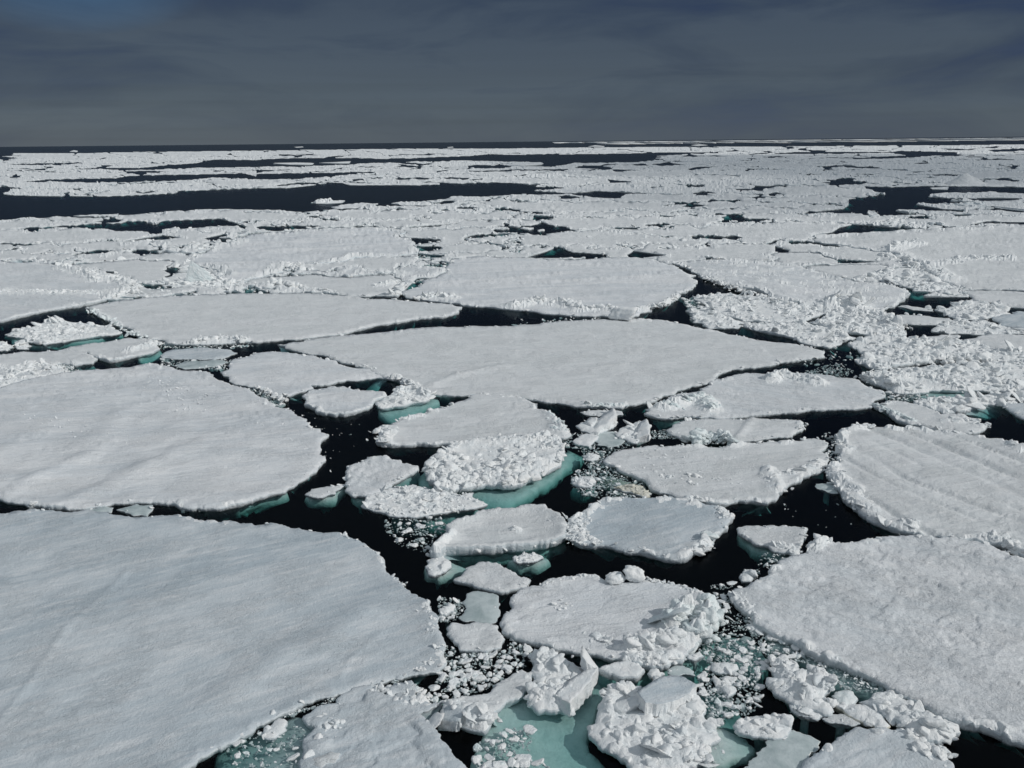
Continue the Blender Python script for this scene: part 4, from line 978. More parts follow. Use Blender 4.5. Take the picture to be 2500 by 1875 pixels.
B('M3 572,620 640,570 700,545 800,548 1000,552 1250,562 1500,592 1700,622 1960,690 2074,760 3000,1000 3000,1780 2200,1640 2100,1600 1900,1502 1700,1468 1450,1442 1250,1412 1150,1398 1050,1378 900,1320 750,1240 640,1150 590,1080 510,970 480,882 590,832 600,750 620,700',
  'large floe scored with parallel grooves, right side', h=.6, look='snow', rough=.05, cell=.7, rim=.3, rimw=.55, und=.5, lumps=.6, lsize=.3, sx=5.4, sy=4.2, grooves='M3 800,760 1550,1080',
  heaps=[('M3 520,880 620,1000 700,1060 720,1160 850,1230', .7, .35, .42, 220, 'ridge_rubble', 'rubble', .35), ('M3 600,600 580,700 610,760', .4, .3, .4, 50, 'ridge_rubble'), ('M3 1100,1340 1180,1340', .4, .45, .55, 22, 'ridge_rubble', 'rubble', .2),
         ('M3 700,560 820,545', .4, .4, .4, 30, 'ridge_rubble'), ('M3 1990,720 2074,740', .6, .6, .6, 24, 'ridge_rubble', 'rubble', .2), ('M3 1760,1440 1950,1500 2074,1560', .5, .35, .5, 60, 'ridge_rubble', 'rubble', .2)])
B('M3 862,370 1000,342 1200,362 1400,450 1550,450 1700,482 1750,530 1740,578 1650,598 1520,590 1450,570 1280,548 1150,530 1000,460',
  'long tilted floe with a rounded right end, behind the grooved floe', h=.5, look='snow', rim=.2, rimw=.5, und=.4, lumps=.6, lsize=.3, sx=5, sy=3.8,
  heaps=[('M3 880,380 1050,450 1200,520', .45, .25, .45, 60, 'ridge_rubble', 'blue', .2), ('M3 1450,510 1600,500 1720,540', .7, .3, .45, 80, 'rubble_heap')])
B('M2 1832,1360 1950,1352 2074,1350 M3 140,1352 320,1385 310,1440 260,1498 230,1568 100,1560 0,1510 M2 2000,1500 1900,1450 1832,1410', 'small flat floe with crumbling front, right of the round plate floe', h=.36, look='snow', rim=.15, lumps=.4, lsize=.22, sx=4.6, sy=4.2,
  heaps=[('M3 40,1500 150,1530 210,1560', .4, .2, .35, 50, 'ridge_rubble', 'rubble', .3)], ledge=[('M2 1830,1400 1900,1455 2000,1505 M3 100,1565 200,1590 100,1610 0,1570 M2 1950,1540 1850,1450', .35, 1.0, 'under', 'underwater_ledge')])
B('M3 392,1012 500,1000 570,1088 480,1078 400,1050', 'thin waterlogged plate tucked under the corner of the grooved floe', h=.07, look='wet', lumps=.1, lsize=.15, name='ice_plate', cat='ice plate', sx=5, sy=4)
B('N2 1842,112 1870,62 1970,47 1990,90 1930,138 1860,138', 'round knobbly chunk beside the left tip of the large lower right floe', h=.3, look='rubble', rough=.25, cell=.35, lumps=.6, lsize=.25, name='ice_chunk', cat='ice chunk', sx=4, sy=3.6)
B('M3 2074,480 1960,420 1900,372 2074,352 3000,335 3000,700 2400,610', 'smooth grey floe at the right edge beyond the dark water behind the grooved floe', h=.45, look='grey', lumps=.3, lsize=.3, sx=6, sy=4)
# the wide field of crushed ice on the right, in separate frozen rafts
RB = dict(look='rubble', rough=.75, cell=.85, lumps=.35, lsize=.45, sx=4.8, sy=3.2, name='rubble_floe', rim=.3, rimw=1.2, group='rafts of crushed rubble ice on the right')
B('K2 1560,690 1900,655 2212,718 K3 0,700 200,760 500,805 560,830 300,900 0,905 K2 2000,900 1850,850 1700,760', 'narrow rubble raft along the front of the long slanting lumpy floe', **RB)
B('K2 1500,810 1700,770 1850,860 2000,905 1960,955 1700,960 1560,905', 'flat-fronted rubble raft behind the right half of the large central floe', **{**RB, 'rough': .5})
B('K3 560,810 700,800 1000,822 1080,885 1130,950 1185,1000 1180,1030 900,1030 700,1000 500,960 350,905', 'knobbly rubble raft ending at the small dark triangular pool', **RB,
  heaps=[('K3 800,850 1000,870 1100,960', 1.6, .9, .8, 150, 'rubble_heap'), ('K3 600,960 750,980', 1.2, .8, .8, 50, 'rubble_heap')])
B('K2 2000,910 2212,920 K3 300,910 480,965 680,1010 760,1040 640,1070 520,1130 400,1110 250,1050 0,1000 K2 2100,975', 'rubble raft hugging the back of the large central floe\'s right tip', **RB)
B('K3 790,1045 1180,1040 1340,1045 1640,1065 1980,1150 2212,1172 3300,1180 3300,1380 2212,1340 M3 1700,20 1300,30 1100,60 900,100 720,30 K3 820,1180 700,1110', 'wide rubble raft with rounded hummocks near the right edge', **RB,
  heaps=[('K3 1000,1200 1500,1240 1900,1230', 2.0, .7, .8, 220, 'rubble_heap', 'rubble', .4), ('K3 1200,1090 1600,1130', 1.6, .6, .7, 100, 'rubble_heap')])
B('M3 740,140 850,110 1100,75 1500,60 2074,40 3000,30 3000,230 2074,290 1700,260 1450,255 1250,275 1100,285 1000,250 870,210',
  'smooth-browed rubble raft with a white shoulder, above the tilted floe with the rounded end', **{**RB, 'rough': .45, 'und': 1.0},
  heaps=[('M3 780,160 950,200 1060,250', .9, .7, .8, 80, 'rubble_heap', 'rubble', .2), ('M3 1000,170 1150,160 1400,190', 1.2, .8, .7, 110, 'rubble_heap', 'rubble', .3), ('M3 1500,230 1800,200 2050,250', 1.3, .5, .6, 120, 'rubble_heap', 'rubble', .3)],
  ledge=[('M3 1020,270 1250,275 1600,265 1620,320 1400,345 1250,330 1050,300', .22, .9, 'under', 'underwater_ledge')])
B('M3 1180,355 1280,345 1500,330 1620,330 1800,290 2074,300 3000,240 3000,330 2074,345 1850,368 1700,400 1550,440 1420,445 1280,400', 'low rubble raft just above the dark water at the right edge', **{**RB, 'rough': .35})

# unseen clouds added on the sun side to shade the far right pack
def added_shade_cloud(cx, cy, rx, ry, rz, seed, label):
    h = 900.0; k = h / math.tan(SUN_EL)
    ox, oy = cx + k * math.sin(SUN_AZ), cy + k * math.cos(SUN_AZ)
    bm = bmesh.new(); bmesh.ops.create_icosphere(bm, subdivisions=5, radius=1.0)
    for v in bm.verts:
        n = v.co.copy(); r = 1 + .34 * mnoise.noise(n * 1.7 + Vector((seed, 0, 0))) + .18 * mnoise.noise(n * 4 + Vector((seed, 3, 0))) + .08 * mnoise.noise(n * 9 + Vector((seed, 3, 5)))
        v.co = Vector((n.x * rx * r, n.y * ry * r, n.z * rz * r))
    me = bpy.data.meshes.new('added_shade_cloud'); bm.to_mesh(me); bm.free()
    me.polygons.foreach_set('use_smooth', np.full(len(me.polygons), True)); me.materials.append(MAT['cloud'])
    o = bpy.data.objects.new('added_shade_cloud', me); o.location = (ox, oy, h); C.objects.link(o)
    tag(o, kind='structure')
m = bpy.data.materials.new('shade_cloud_air'); m.use_nodes = True; t = m.node_tree; t.nodes.clear()
o_ = N(t, 'ShaderNodeOutputMaterial'); v_ = N(t, 'ShaderNodeVolumePrincipled'); v_.inputs['Density'].default_value = 0.0042; v_.inputs['Color'].default_value = (.95, .96, 1, 1); v_.inputs['Anisotropy'].default_value = .5
t.links.new(v_.outputs[0], o_.inputs['Volume']); MAT['cloud'] = m
added_shade_cloud(330, 760, 330, 470, 95, 1.0, '')
added_shade_cloud(120, 330, 75, 110, 60, 7.0, '')
# ------------------------------------------------------------------ the pack beyond: open leads first
LEADS = '''K1 1340,175 1600,190 1590,215 1420,230 1380,235|K1 1380,245 1600,250 1600,275 1430,302 1400,292|K1 1400,310 1640,328 1600,350 1400,355
K1 1310,85 1780,48 1600,75 1330,100|K1 1870,150 2212,138 2000,168 1600,197 1780,188|K2 110,125 500,103 580,112 180,152|K2 180,3 370,3 340,22 190,22|K2 880,85 1110,88 1090,107 900,97
K2 110,348 300,290 400,250 520,300 820,318 810,345 680,357 520,352 300,352|K2 990,322 1050,288 1200,308 1330,327 1150,346 1010,342|K2 1030,188 1280,198 1390,207 1250,222|K2 1640,343 1730,343 1745,368 1690,372
K2 920,150 1030,165 980,178|K2 1620,250 1690,210 1720,255|K2 1800,255 1900,260 1880,280|K2 0,140 110,140 100,150|K3 370,155 560,125 620,85 740,60 1050,85 1260,95 1150,117 940,132 700,152|K3 360,230 520,223 650,257 600,262 400,240|K3 60,248 190,285 170,296 60,297
K3 600,358 820,375 1000,373 820,394 620,397|K3 1740,68 1870,38 2212,43 3300,40 3300,58 2212,62 1900,52|K2 1340,395 1420,400 1600,480 1950,600 2212,690 2212,718 1900,658 1580,690 1500,800 1450,852 1290,870 1200,858 1280,790 1440,690 1600,600 1590,510
K0 700,85 730,60 1050,50 1100,30 1350,60 1400,30 1900,10 K1 -80,80 -100,110 K0 2050,75 1850,80 1540,102 1520,82 1400,110 1400,150 1300,147 1280,125 1000,122 970,112 830,95 800,112|K0 1050,207 1400,153 1570,178 1450,192 1200,202
K0 590,330 830,278 1020,293 1000,307 850,317|K0 1170,295 1330,278 1590,253 1590,277 1250,302|K0 110,378 240,373 130,397|K0 370,355 450,348 400,367|K0 560,380 750,373 700,387|K0 1450,432 1560,408 1530,462 1440,522 1420,512
K0 900,463 1005,458 990,492 930,492|K0 1180,573 1620,598 1300,627|K0 1000,702 1040,688 1270,683 1200,702|K0 1550,652 1700,628 1700,657|K0 1900,215 1960,190 1950,225|K0 2000,130 2110,130 2060,150
J0 60,260 300,252 550,248 750,243 500,264 150,267|J0 150,310 380,298 400,308 170,317|J0 600,300 800,288 1200,284 1500,255 1700,240 1830,212 2212,213 J1 100,203 400,193 800,193 1200,203 1450,188 1850,173 2000,158 2170,163 J2 0,163 600,158 1000,153 1300,143 1600,143 1850,143 1500,162 1250,175 1240,200 1350,202 1200,217 1100,227 700,237 550,232 480,247 350,267 100,262 280,242 250,227 0,225 J1 1950,217 1700,212 1650,222 1300,227 900,242 800,252 400,267 0,273 J0 2000,277 1600,287 1300,302 900,302
J0 330,325 540,313 400,329|J0 1050,314 1380,313 1380,327 1100,327|J0 200,405 400,388 1000,373 1100,353 1250,348 1700,338 2100,328 J1 0,355 0,300 380,293 100,305 0,330 280,328 450,323 600,323 850,313 1030,313 1030,327 800,337 520,362 350,377 0,382 J0 1850,367 1700,382 1450,397 1000,412 700,412 300,412|J0 1050,422 1400,403 1200,427
J0 -1100,540 -300,500 60,478 0,520 400,532 1000,527 1500,502 1600,480 2212,455 J1 250,455 480,430 620,408 740,408 800,427 1400,427 1700,415 2050,403 2212,408 J2 190,430 200,440 460,450 380,467 170,478 500,497 640,488 700,478 940,488 1000,498 930,542 850,542 700,537 500,507 0,510 J1 1880,532 1700,522 1640,547 1400,572 1100,587 930,580 640,617 680,632 900,625 860,642 540,647 440,662 360,662 200,647 0,642 J0 1950,637 1650,642 1450,662 1200,682 1070,692 1000,682 700,692 500,702 330,722 260,712 0,742 -300,765 -1100,800
J1 0,785 560,780 500,802 150,832 0,802|J1 1300,298 1420,298 1350,307|J1 1800,305 2100,298 2212,288 2212,307 1900,314|J2 0,293 500,288 450,302 0,304|J2 550,293 820,288 700,300|J2 820,378 1050,400 960,407 850,407|J2 1510,433 1690,433 1600,452 1520,452|J2 1830,458 2170,466 2000,477|J2 1510,290 1600,268 1780,268 1600,292 1550,300
J2 1730,303 1830,298 1800,310|J2 1900,370 2050,372 2000,378|J2 1460,612 1540,588 1690,605 1560,622|J2 700,583 820,600 780,605|J2 890,620 1020,620 950,630|J2 650,642 880,626 830,637|J2 1570,517 1690,493 1720,502 1650,522|J2 180,688 350,700 360,717 250,727 190,722|J2 1870,632 1960,618 1900,642
J3 0,158 250,143 1060,148 1130,138 1640,153 1620,187 1450,182 1400,188 1250,197 850,210 640,207 900,190 1200,178 1060,155 260,162|J3 1890,135 2212,123 2212,142 1950,150|J3 1150,287 1440,268 1420,282 1200,292|J3 1990,287 2180,273 2150,292|J3 910,350 1400,345 1500,343 1700,343 1600,357 1200,350|J3 480,385 690,385 630,412 540,402|J3 120,235 240,235 200,247|J3 20,465 90,463 50,477|J3 1980,385 2180,400 2150,412
J3 830,440 1050,450 1400,440 2212,455 3300,455 3300,505 2212,508 1900,495 1700,508 1450,505 1380,535 1600,550 2150,545 2212,560 2000,570 1700,570 1560,577 1850,590 1600,602 1430,602 1300,587 1280,602 1500,637 1700,652 1680,667 1500,652 1350,652 1130,640 1100,655 1180,672 1290,687 1150,692 960,697 940,672 870,652 850,680 700,672 450,672 300,682 330,665 650,635 700,600 700,550 1030,515 850,467|J3 1930,625 2212,658 3300,700 3300,725 2212,674 2050,657
J1 300,160 500,158 480,166|J1 1200,163 1550,158 1500,168|J1 1730,615 1930,620 1870,635 1740,635|J1 1660,700 1840,700 1820,720 1730,718|J1 1380,690 1420,665 1440,680|J1 940,603 1090,603 1050,614|J1 1180,608 1600,603 1500,614|J2 1140,445 1400,448 1300,453'''
ZONE = parse('J0 -1100,200 0,166 600,160 1100,150 1700,140 2212,131 J1 700,121 1200,111 2212,109 J2 700,100 2212,96 J3 2212,91 3300,95 F 2800,640 2000,640 1700,600 1500,590 1400,600 900,600 860,640 560,632 290,645 150,650 -400,650')

blocked = occ.copy()
for s in LEADS.replace('\n', '|').split('|'):
    raster(parse(s), blocked)
zone = np.zeros_like(occ); raster(ZONE, zone)
free = zone & ~blocked
# shrink around traced floes by a pixel
fr2 = free.copy(); fr2[1:] &= ~occ[:-1]; fr2[:-1] &= ~occ[1:]; fr2[:, 1:] &= ~occ[:, :-1]; fr2[:, :-1] &= ~occ[:, 1:]
free = fr2

r2 = np.random.default_rng(99)
horizon = lambda x: 358 - 0.01 * x
sites = []
yy = 372.0
while yy < 735:
    hgt = 5.5 + 0.115 * max(0, yy - 372)
    wid = hgt * 19
    x = -340 + r2.uniform(0, wid)
    while x < 2840:
        yl = yy + (horizon(x) - 345.5) + r2.normal(0, .22) * hgt
        k = math.exp(r2.normal(0, .38))
        sites.append((x, yl, wid * k, hgt * k ** .8))
        x += wid * k * r2.uniform(.8, 1.2)
    yy += hgt
sites = np.array(sites)
rr, cc = np.nonzero(free)
PXX = OX0 + (cc + .5) * SX; PYY = OY0 + (rr + .5) * SY
Wp = px2w(np.column_stack([PXX, np.maximum(PYY, horizon(PXX) + 3)]), .4)
dd = np.hypot(Wp[:, 0], Wp[:, 1])
wob = np.minimum(dd * .03, 12)
lu, lv = PXX / (4 + .10 * np.maximum(4, PYY - 345)) , PYY
n1 = fbm(PXX / 38.0, (PYY - 345) ** .8 / 2.2, 4, 4) - .5
n2 = fbm(PXX / 38.0, (PYY - 345) ** .8 / 2.2, 44, 4) - .5
gapn = fbm(PXX / 90.0, (PYY - 345) ** .8 / 3.4, 144, 3)
lab = np.full(len(rr), -1); 
for i in range(0, len(rr), 20000):
    sl = slice(i, i + 20000)
    y0 = PYY[sl].min(); y1 = PYY[sl].max()
    m = np.nonzero((sites[:, 1] > y0 - 60) & (sites[:, 1] < y1 + 60))[0]
    S_ = sites[m]
    h_ = 5.5 + 0.115 * np.maximum(0, PYY[sl] - 372)
    qx = PXX[sl] + n1[sl] * h_ * 9; qy = PYY[sl] + n2[sl] * h_ * 1.1
    D = np.sqrt(((qx[:, None] - S_[None, :, 0]) / S_[None, :, 2]) ** 2 + ((qy[:, None] - S_[None, :, 1]) / S_[None, :, 3]) ** 2)
    o2 = np.argpartition(D, 1, axis=1)[:, :2]
    d2 = np.take_along_axis(D, o2, 1); f1 = d2.min(1); f2 = d2.max(1)
    best = m[D.argmin(1)]
    g = 0.016 + np.clip((gapn[sl] - .60) * 1.5, 0, .25)
    best = np.where(f2 - f1 < g, -1, best)
    lab[sl] = best
labimg = np.full(occ.shape, -1); labimg[rr, cc] = lab

def components(mask):
    """4-connected runs -> labels (small masks, union-find on row runs)"""
    H, Wd = mask.shape; runs = []; par = []
    def find(a):
        while par[a] != a: par[a] = par[par[a]]; a = par[a]
        return a
    prev = []
    for r in range(H):
        row = mask[r]; e = np.flatnonzero(np.diff(np.r_[0, row.astype(np.int8), 0])); cur = []
        for s, t in zip(e[::2], e[1::2]):
            k = len(par); par.append(k); runs.append((r, s, t)); cur.append((s, t, k))
            for (s2_, t2, k2) in prev:
                if s2_ < t and s < t2: par[find(k)] = find(k2)
        prev = cur
    out = {}
    for k, (r, s, t) in enumerate(runs): out.setdefault(find(k), []).append((r, s, t))
    return list(out.values())

def contour(runs):
    """outer boundary loop of a component, in grid coordinates"""
    r0 = min(r for r, _, _ in runs); r1 = max(r for r, _, _ in runs); c0 = min(s for _, s, _ in runs); c1 = max(t for _, _, t in runs)
    m = np.zeros((r1 - r0 + 3, c1 - c0 + 2), bool)
    for r, s, t in runs: m[r - r0 + 1, s - c0 + 1:t - c0 + 1] = True
    nxt = {}
    ys, xs = np.nonzero(m)
    for y, x in zip(ys.tolist(), xs.tolist()):
        if not m[y - 1, x]: nxt.setdefault((x, y), []).append((x + 1, y))
        if not (x + 1 < m.shape[1] and m[y, x + 1]): nxt.setdefault((x + 1, y), []).append((x + 1, y + 1))
        if not m[y + 1, x]: nxt.setdefault((x + 1, y + 1), []).append((x, y + 1))
        if not m[y, x - 1]: nxt.setdefault((x, y + 1), []).append((x, y))
    st = (int(xs[0]), int(ys[0])); cur = st; pts = []; used = 0
    while True:
        pts.append(cur); n = nxt.get(cur)
        if not n: break
        cur = n.pop(); used += 1
        if cur == st: break
    P = np.array(pts, float) + (c0 - 1, r0 - 1)
    return P

cand = []
ids = np.unique(lab[lab >= 0])
for i in ids:
    k = lab == i
    r_, c_ = rr[k], cc[k]
    ra, ca_ = r_.min(), c_.min()
    m = np.zeros((r_.max() - ra + 1, c_.max() - ca_ + 1), bool); m[r_ - ra, c_ - ca_] = True
    for runs in components(m):
        A = sum(t - s for _, s, t in runs)
        hh = max(r for r, _, _ in runs) - min(r for r, _, _ in runs) + 1
        if A < 22: continue
        P = contour([(r + ra, s + ca_, t + ca_) for r, s, t in runs])
        if len(P) < 8: continue
        P = np.column_stack([OX0 + P[:, 0] * SX, OY0 + P[:, 1] * SY])
        for _ in range(2): P = (np.roll(P, 1, 0) + 2 * P + np.roll(P, -1, 0)) / 4
        P = P[::2] if len(P) > 30 else P
        cx, cy = P.mean(0)
        vis = -20 < cx < 2520 or (P[:, 0].max() > 0 and P[:, 0].min() < 2500)
        cand.append((A * SX * SY if vis else 0, cx, cy, P))
cand.sort(key=lambda c: -c[0])

def fill_floe(P, label, group=None, seed=0, stuff=False, name='ice_floe'):
    cy = P[:, 1].mean(); px_ = P
    hz_ = horizon(P[:, 0].mean())
    P = np.column_stack([P[:, 0], np.maximum(P[:, 1], horizon(P[:, 0]) + 2.5)])
    rng = np.random.default_rng(seed)
    dist = float(np.median(np.hypot(*px2w(P, .4).T)))
    kind = rng.random()
    pxm = dist / FPX                                    # metres per photo pixel
    kw = dict(h=.45, name=name, group=group, seed=seed, sx=6.5, sy=max(2.0, min(3.4, (cy - hz_) * .035)), step=400, mark=False, cell=max(1.2, pxm * 4), under=.3)
    if kind < .74: kw.update(look='snow', rough=0.05 + .05 * min(1, dist / 400), rim=.2 + min(.4, dist * .0007), rimw=max(1.5, pxm * 5), und=.6 + dist * .001)
    elif kind < .93: kw.update(look='coarse', rough=.2 + min(.25, dist * .0006), rim=.35 + min(.8, dist * .0012), rimw=max(1.5, pxm * 6), und=1.0)
    else: kw.update(look='rubble', rough=.8 + min(.9, dist * .0015), rim=.8, rimw=max(2.0, pxm * 5), und=.8)
    if dist < 260: kw.update(lumps=.45, lsize=.45)
    return build_floe(P, label, stuff=stuff, **kw)

def where_words(cx, cy, P):
    """plain words for the place of a floe of the far pack"""
    u = cx; v = cy - (horizon(cx) - 345.5)
    band = ('in the pack strip under the horizon' if v < 378 else 'far behind the wide dark lead' if v < 430 else
            'just behind the wide dark lead' if (v < 462 and u < 1350) else 'in the far pack' if v < 462 else
            'in the middle pack' if v < 560 else 'near the big flat floes')
    col = ('at the left edge', 'left of the big left floes\' middle', 'on the left', 'left of centre', 'at the centre', 'right of centre', 'on the right', 'towards the right edge', 'at the right edge')
    cols = ('by the left edge', 'on the far left', 'on the left', 'left of centre', 'at the centre', 'right of centre', 'on the right', 'on the far right', 'by the right edge')
    k = int(min(8, max(0, u / 2500 * 9)))
    return band, cols[k]

NIND = 190
named = []
for i, (A, cx, cy, P) in enumerate(cand[:NIND]):
    o = fill_floe(P, 'x', 'floes of the distant pack', 1000 + i)
    if o is None: continue
    w_ = P[:, 0].max() - P[:, 0].min(); h_ = P[:, 1].max() - P[:, 1].min()
    named.append((o, A, cx, cy, w_, h_))
# words: size and shape first, then place; those left over that look alike share a label
groups = {}
for rec in named:
    o, A, cx, cy, w_, h_ = rec
    band, colw = where_words(cx, cy, None)
    groups.setdefault((band, colw), []).append(rec)
for (band, colw), L in groups.items():
    L.sort(key=lambda r: -r[1])
    picks = {}
    if len(L) == 1: picks[0] = 'snowy floe'
    else:
        ix = list(range(len(L)))
        def take(key, word):
            rest = [i for i in ix if i not in picks]
            if rest: picks[max(rest, key=key)] = word
        take(lambda i: L[i][1], 'largest snowy floe')
        take(lambda i: L[i][3], 'nearest floe')
        take(lambda i: -L[i][3], 'farthest floe')
        take(lambda i: -L[i][2], 'leftmost mid-sized floe')
        take(lambda i: L[i][2], 'rightmost mid-sized floe')
        take(lambda i: L[i][4] / (L[i][5] + 1), 'most stretched thin floe')
        take(lambda i: -L[i][1], 'smallest floe')
    for i, r in enumerate(L):
        r[0]['label'] = ('%s %s, %s' % (picks.get(i, 'mid-sized snowy floe'), band, colw))[:200]

def merge_stuff(objs, name, label, cat):
    VV, TT, MI, SM, b = [], [], [], [], 0; mats = []
    for o in objs:
        me = o.data; n = len(me.vertices)
        v = np.empty(n * 3, np.float32); me.vertices.foreach_get('co', v); v = v.reshape(-1, 3) + np.array(o.matrix_world.translation if o.parent is None else (o.parent.location + o.location))
        t = np.empty(len(me.loops), np.int32); me.loops.foreach_get('vertex_index', t)
        mi = np.empty(len(me.polygons), np.int32); me.polygons.foreach_get('material_index', mi)
        sm = np.empty(len(me.polygons), bool); me.polygons.foreach_get('use_smooth', sm)
        remap = []
        for m in me.materials:
            if m.name not in mats: mats.append(m.name)
            remap.append(mats.index(m.name))
        VV.append(v); TT.append(t.reshape(-1, 3) + b); MI.append(np.array(remap)[mi]); SM.append(sm); b += n
    inv = {m.name: k for k, m in MAT.items()}
    V = np.concatenate(VV)
    r = mesh_obj(name, V, np.concatenate(TT), [inv[m] for m in mats], None, None, np.concatenate(SM), np.concatenate(MI))
    tag(r, label, cat, None, 'stuff')
    for o in objs: bpy.data.objects.remove(o)
    return r
small = []
for i, (A, cx, cy, P) in enumerate(cand[NIND:]):
    o = fill_floe(P, 'x', None, 5000 + i, False)
    if o is not None:
        for ch in [c for c in bpy.data.objects if c.parent == o]: small.append(ch)
        small.append(o)
bpy.context.view_layer.update()
if small: merge_stuff(small, 'distant_pack_ice', 'small broken floes filling the gaps of the far pack', 'pack ice')

# ------------------------------------------------------------------ hand placed things in the far leads
FAR = dict(look='snow', rough=.4, rim=.8, rimw=3, sx=5, sy=1.6, step=400, mark=False, amp=.03, cell=2)
B('J1 495,582 560,568 640,570 770,568 745,580 620,588 520,590', 'lone floe with a white hummock adrift in the wide dark lead', **{**FAR, 'name': 'small_floe'},
  heaps=[('J1 555,580 620,577', 3.4, 2.2, 1.5, 60, 'ice_hummock')])
B('J1 150,243 350,232 500,236 480,246 300,248', 'narrow white floe in the thin far lead, left of centre', **{**FAR, 'h': 1.0, 'name': 'small_floe'})
B('J1 545,233 820,222 805,232 600,236', 'flat narrow floe in the thin far lead, right of its narrow white neighbour', **{**FAR, 'h': 1.0, 'name': 'small_floe'})
B('J2 -60,250 60,232 250,232 262,243 100,256', 'flat floe at the middle of the far lead', **{**FAR, 'h': 1.0, 'name': 'small_floe'})
B('J3 1400,458 1560,458 1552,472 1420,473', 'small oblong floe alone in the dark lead at the right', **{**FAR, 'name': 'small_floe'})
B('J3 1440,508 1560,503 1900,512 2212,515 3300,515 3300,545 2212,545 2000,548 1600,548 1390,537', 'long pointed floe between two arms of the dark lead at the right', **FAR)
B('J3 1290,600 1330,588 1430,600 1560,603 1850,592 2212,600 3300,640 3300,680 2212,655 1930,622 1720,650 1500,632', 'pointed floe below the long pointed floe in the right-hand lead', **FAR)
B('J0 600,146 640,134 672,140 665,148', 'tiny bright floe on the open water near the horizon, far left', **{**FAR, 'h': 2.0, 'name': 'small_floe', 'sx': 3, 'sy': 1})
B('J1 330,98 400,94 412,99 350,103', 'faint sliver of ice near the horizon, left of centre', **{**FAR, 'h': .8, 'name': 'small_floe', 'sx': 3, 'sy': 1})
B('J1 1650,97 1700,93 1706,98 1660,101', 'faint sliver of ice near the horizon, at the centre', **{**FAR, 'h': .8, 'name': 'small_floe', 'sx': 3, 'sy': 1})
B('J2 655,92 720,80 800,88 790,93', 'peaked white sliver of ice near the horizon, right of centre', **{**FAR, 'h': 1.2, 'name': 'small_floe', 'sx': 3, 'sy': 1})
B('J2 1545,81 1620,74 1690,80 1600,86', 'flat pale sliver of ice near the horizon, on the right', **{**FAR, 'h': 1.2, 'name': 'small_floe', 'sx': 3, 'sy': 1})
def strip(x0, x1, d0, d1, label, seed):
    """a band of ice kilometres off, low over the water"""
    rng = np.random.default_rng(seed); n = 160
    xs = np.linspace(x0, x1, n); a = np.column_stack([(xs - 1250) / FPX * d0, np.full(n, d0) * (1 + .06 * rng.normal(0, 1, n))])
    b = np.column_stack([(xs - 1250) / FPX * d1, np.full(n, d1)])
    za = 1.2 + 2.0 * fbm(np.arange(n) / 6.0, np.zeros(n), seed); zb = 1.5 + 2.5 * fbm(np.arange(n) / 5.0, np.ones(n), seed)
    z0 = np.column_stack([a, np.full(n, -.5)]); z1 = np.column_stack([a, za]); z2 = np.column_stack([b, zb]); z3 = np.column_stack([b, np.full(n, -.5)])
    V = np.concatenate([z0, z1, z2, z3]); T = []
    for k in range(3):
        i = np.arange(n - 1) + k * n
        T += [np.stack([i, i + 1, i + n], 1), np.stack([i + 1, i + n + 1, i + n], 1)]
    o = mesh_obj('ice_edge', V, np.concatenate(T), 'snow', None, None, True)
    return tag(o, label, 'pack ice', None, 'stuff')
strip(1480, 2900, 5200, 6300, 'thin white line of distant ice under the horizon on the right', 3)
strip(1350, 2900, 9000, 15000, 'pale line of ice lying on the horizon on the right', 5)
# the smooth pyramid hummock far off on the right
p0 = px2w(parse('J3 1600,425'), .5)[0]; p1 = px2w(parse('J3 1970,425'), .5)[0]
rad = np.linalg.norm(p1 - p0) / 2; cen = (p0 + p1) / 2
gx, gy = np.meshgrid(np.linspace(-1, 1, 60), np.linspace(-1, 1, 40))
rr_ = np.hypot(gx * .95, gy); zz = 5.0 * np.clip(1 - rr_ ** .9, 0, 1) ** 1.05 * (.75 + .5 * fbm(gx * 4, gy * 4, 8)) + .1
V = np.column_stack([cen[0] + gx.ravel() * rad, cen[1] + rad * .9 + gy.ravel() * rad * .9, zz.ravel()])
idx = np.arange(60 * 40).reshape(40, 60)
T = np.concatenate([np.stack([idx[:-1, :-1].ravel(), idx[:-1, 1:].ravel(), idx[1:, :-1].ravel()], 1), np.stack([idx[:-1, 1:].ravel(), idx[1:, 1:].ravel(), idx[1:, :-1].ravel()], 1)])
keep = zz.ravel()[T].max(1) > .12
tag(mesh_obj('ice_hummock', V, T[keep], 'snow', None, np.array([cen[0], cen[1] + rad * .9, 0]), True), 'broad white pyramid-shaped ice hummock beyond the dark lead at the right', 'ice hummock')
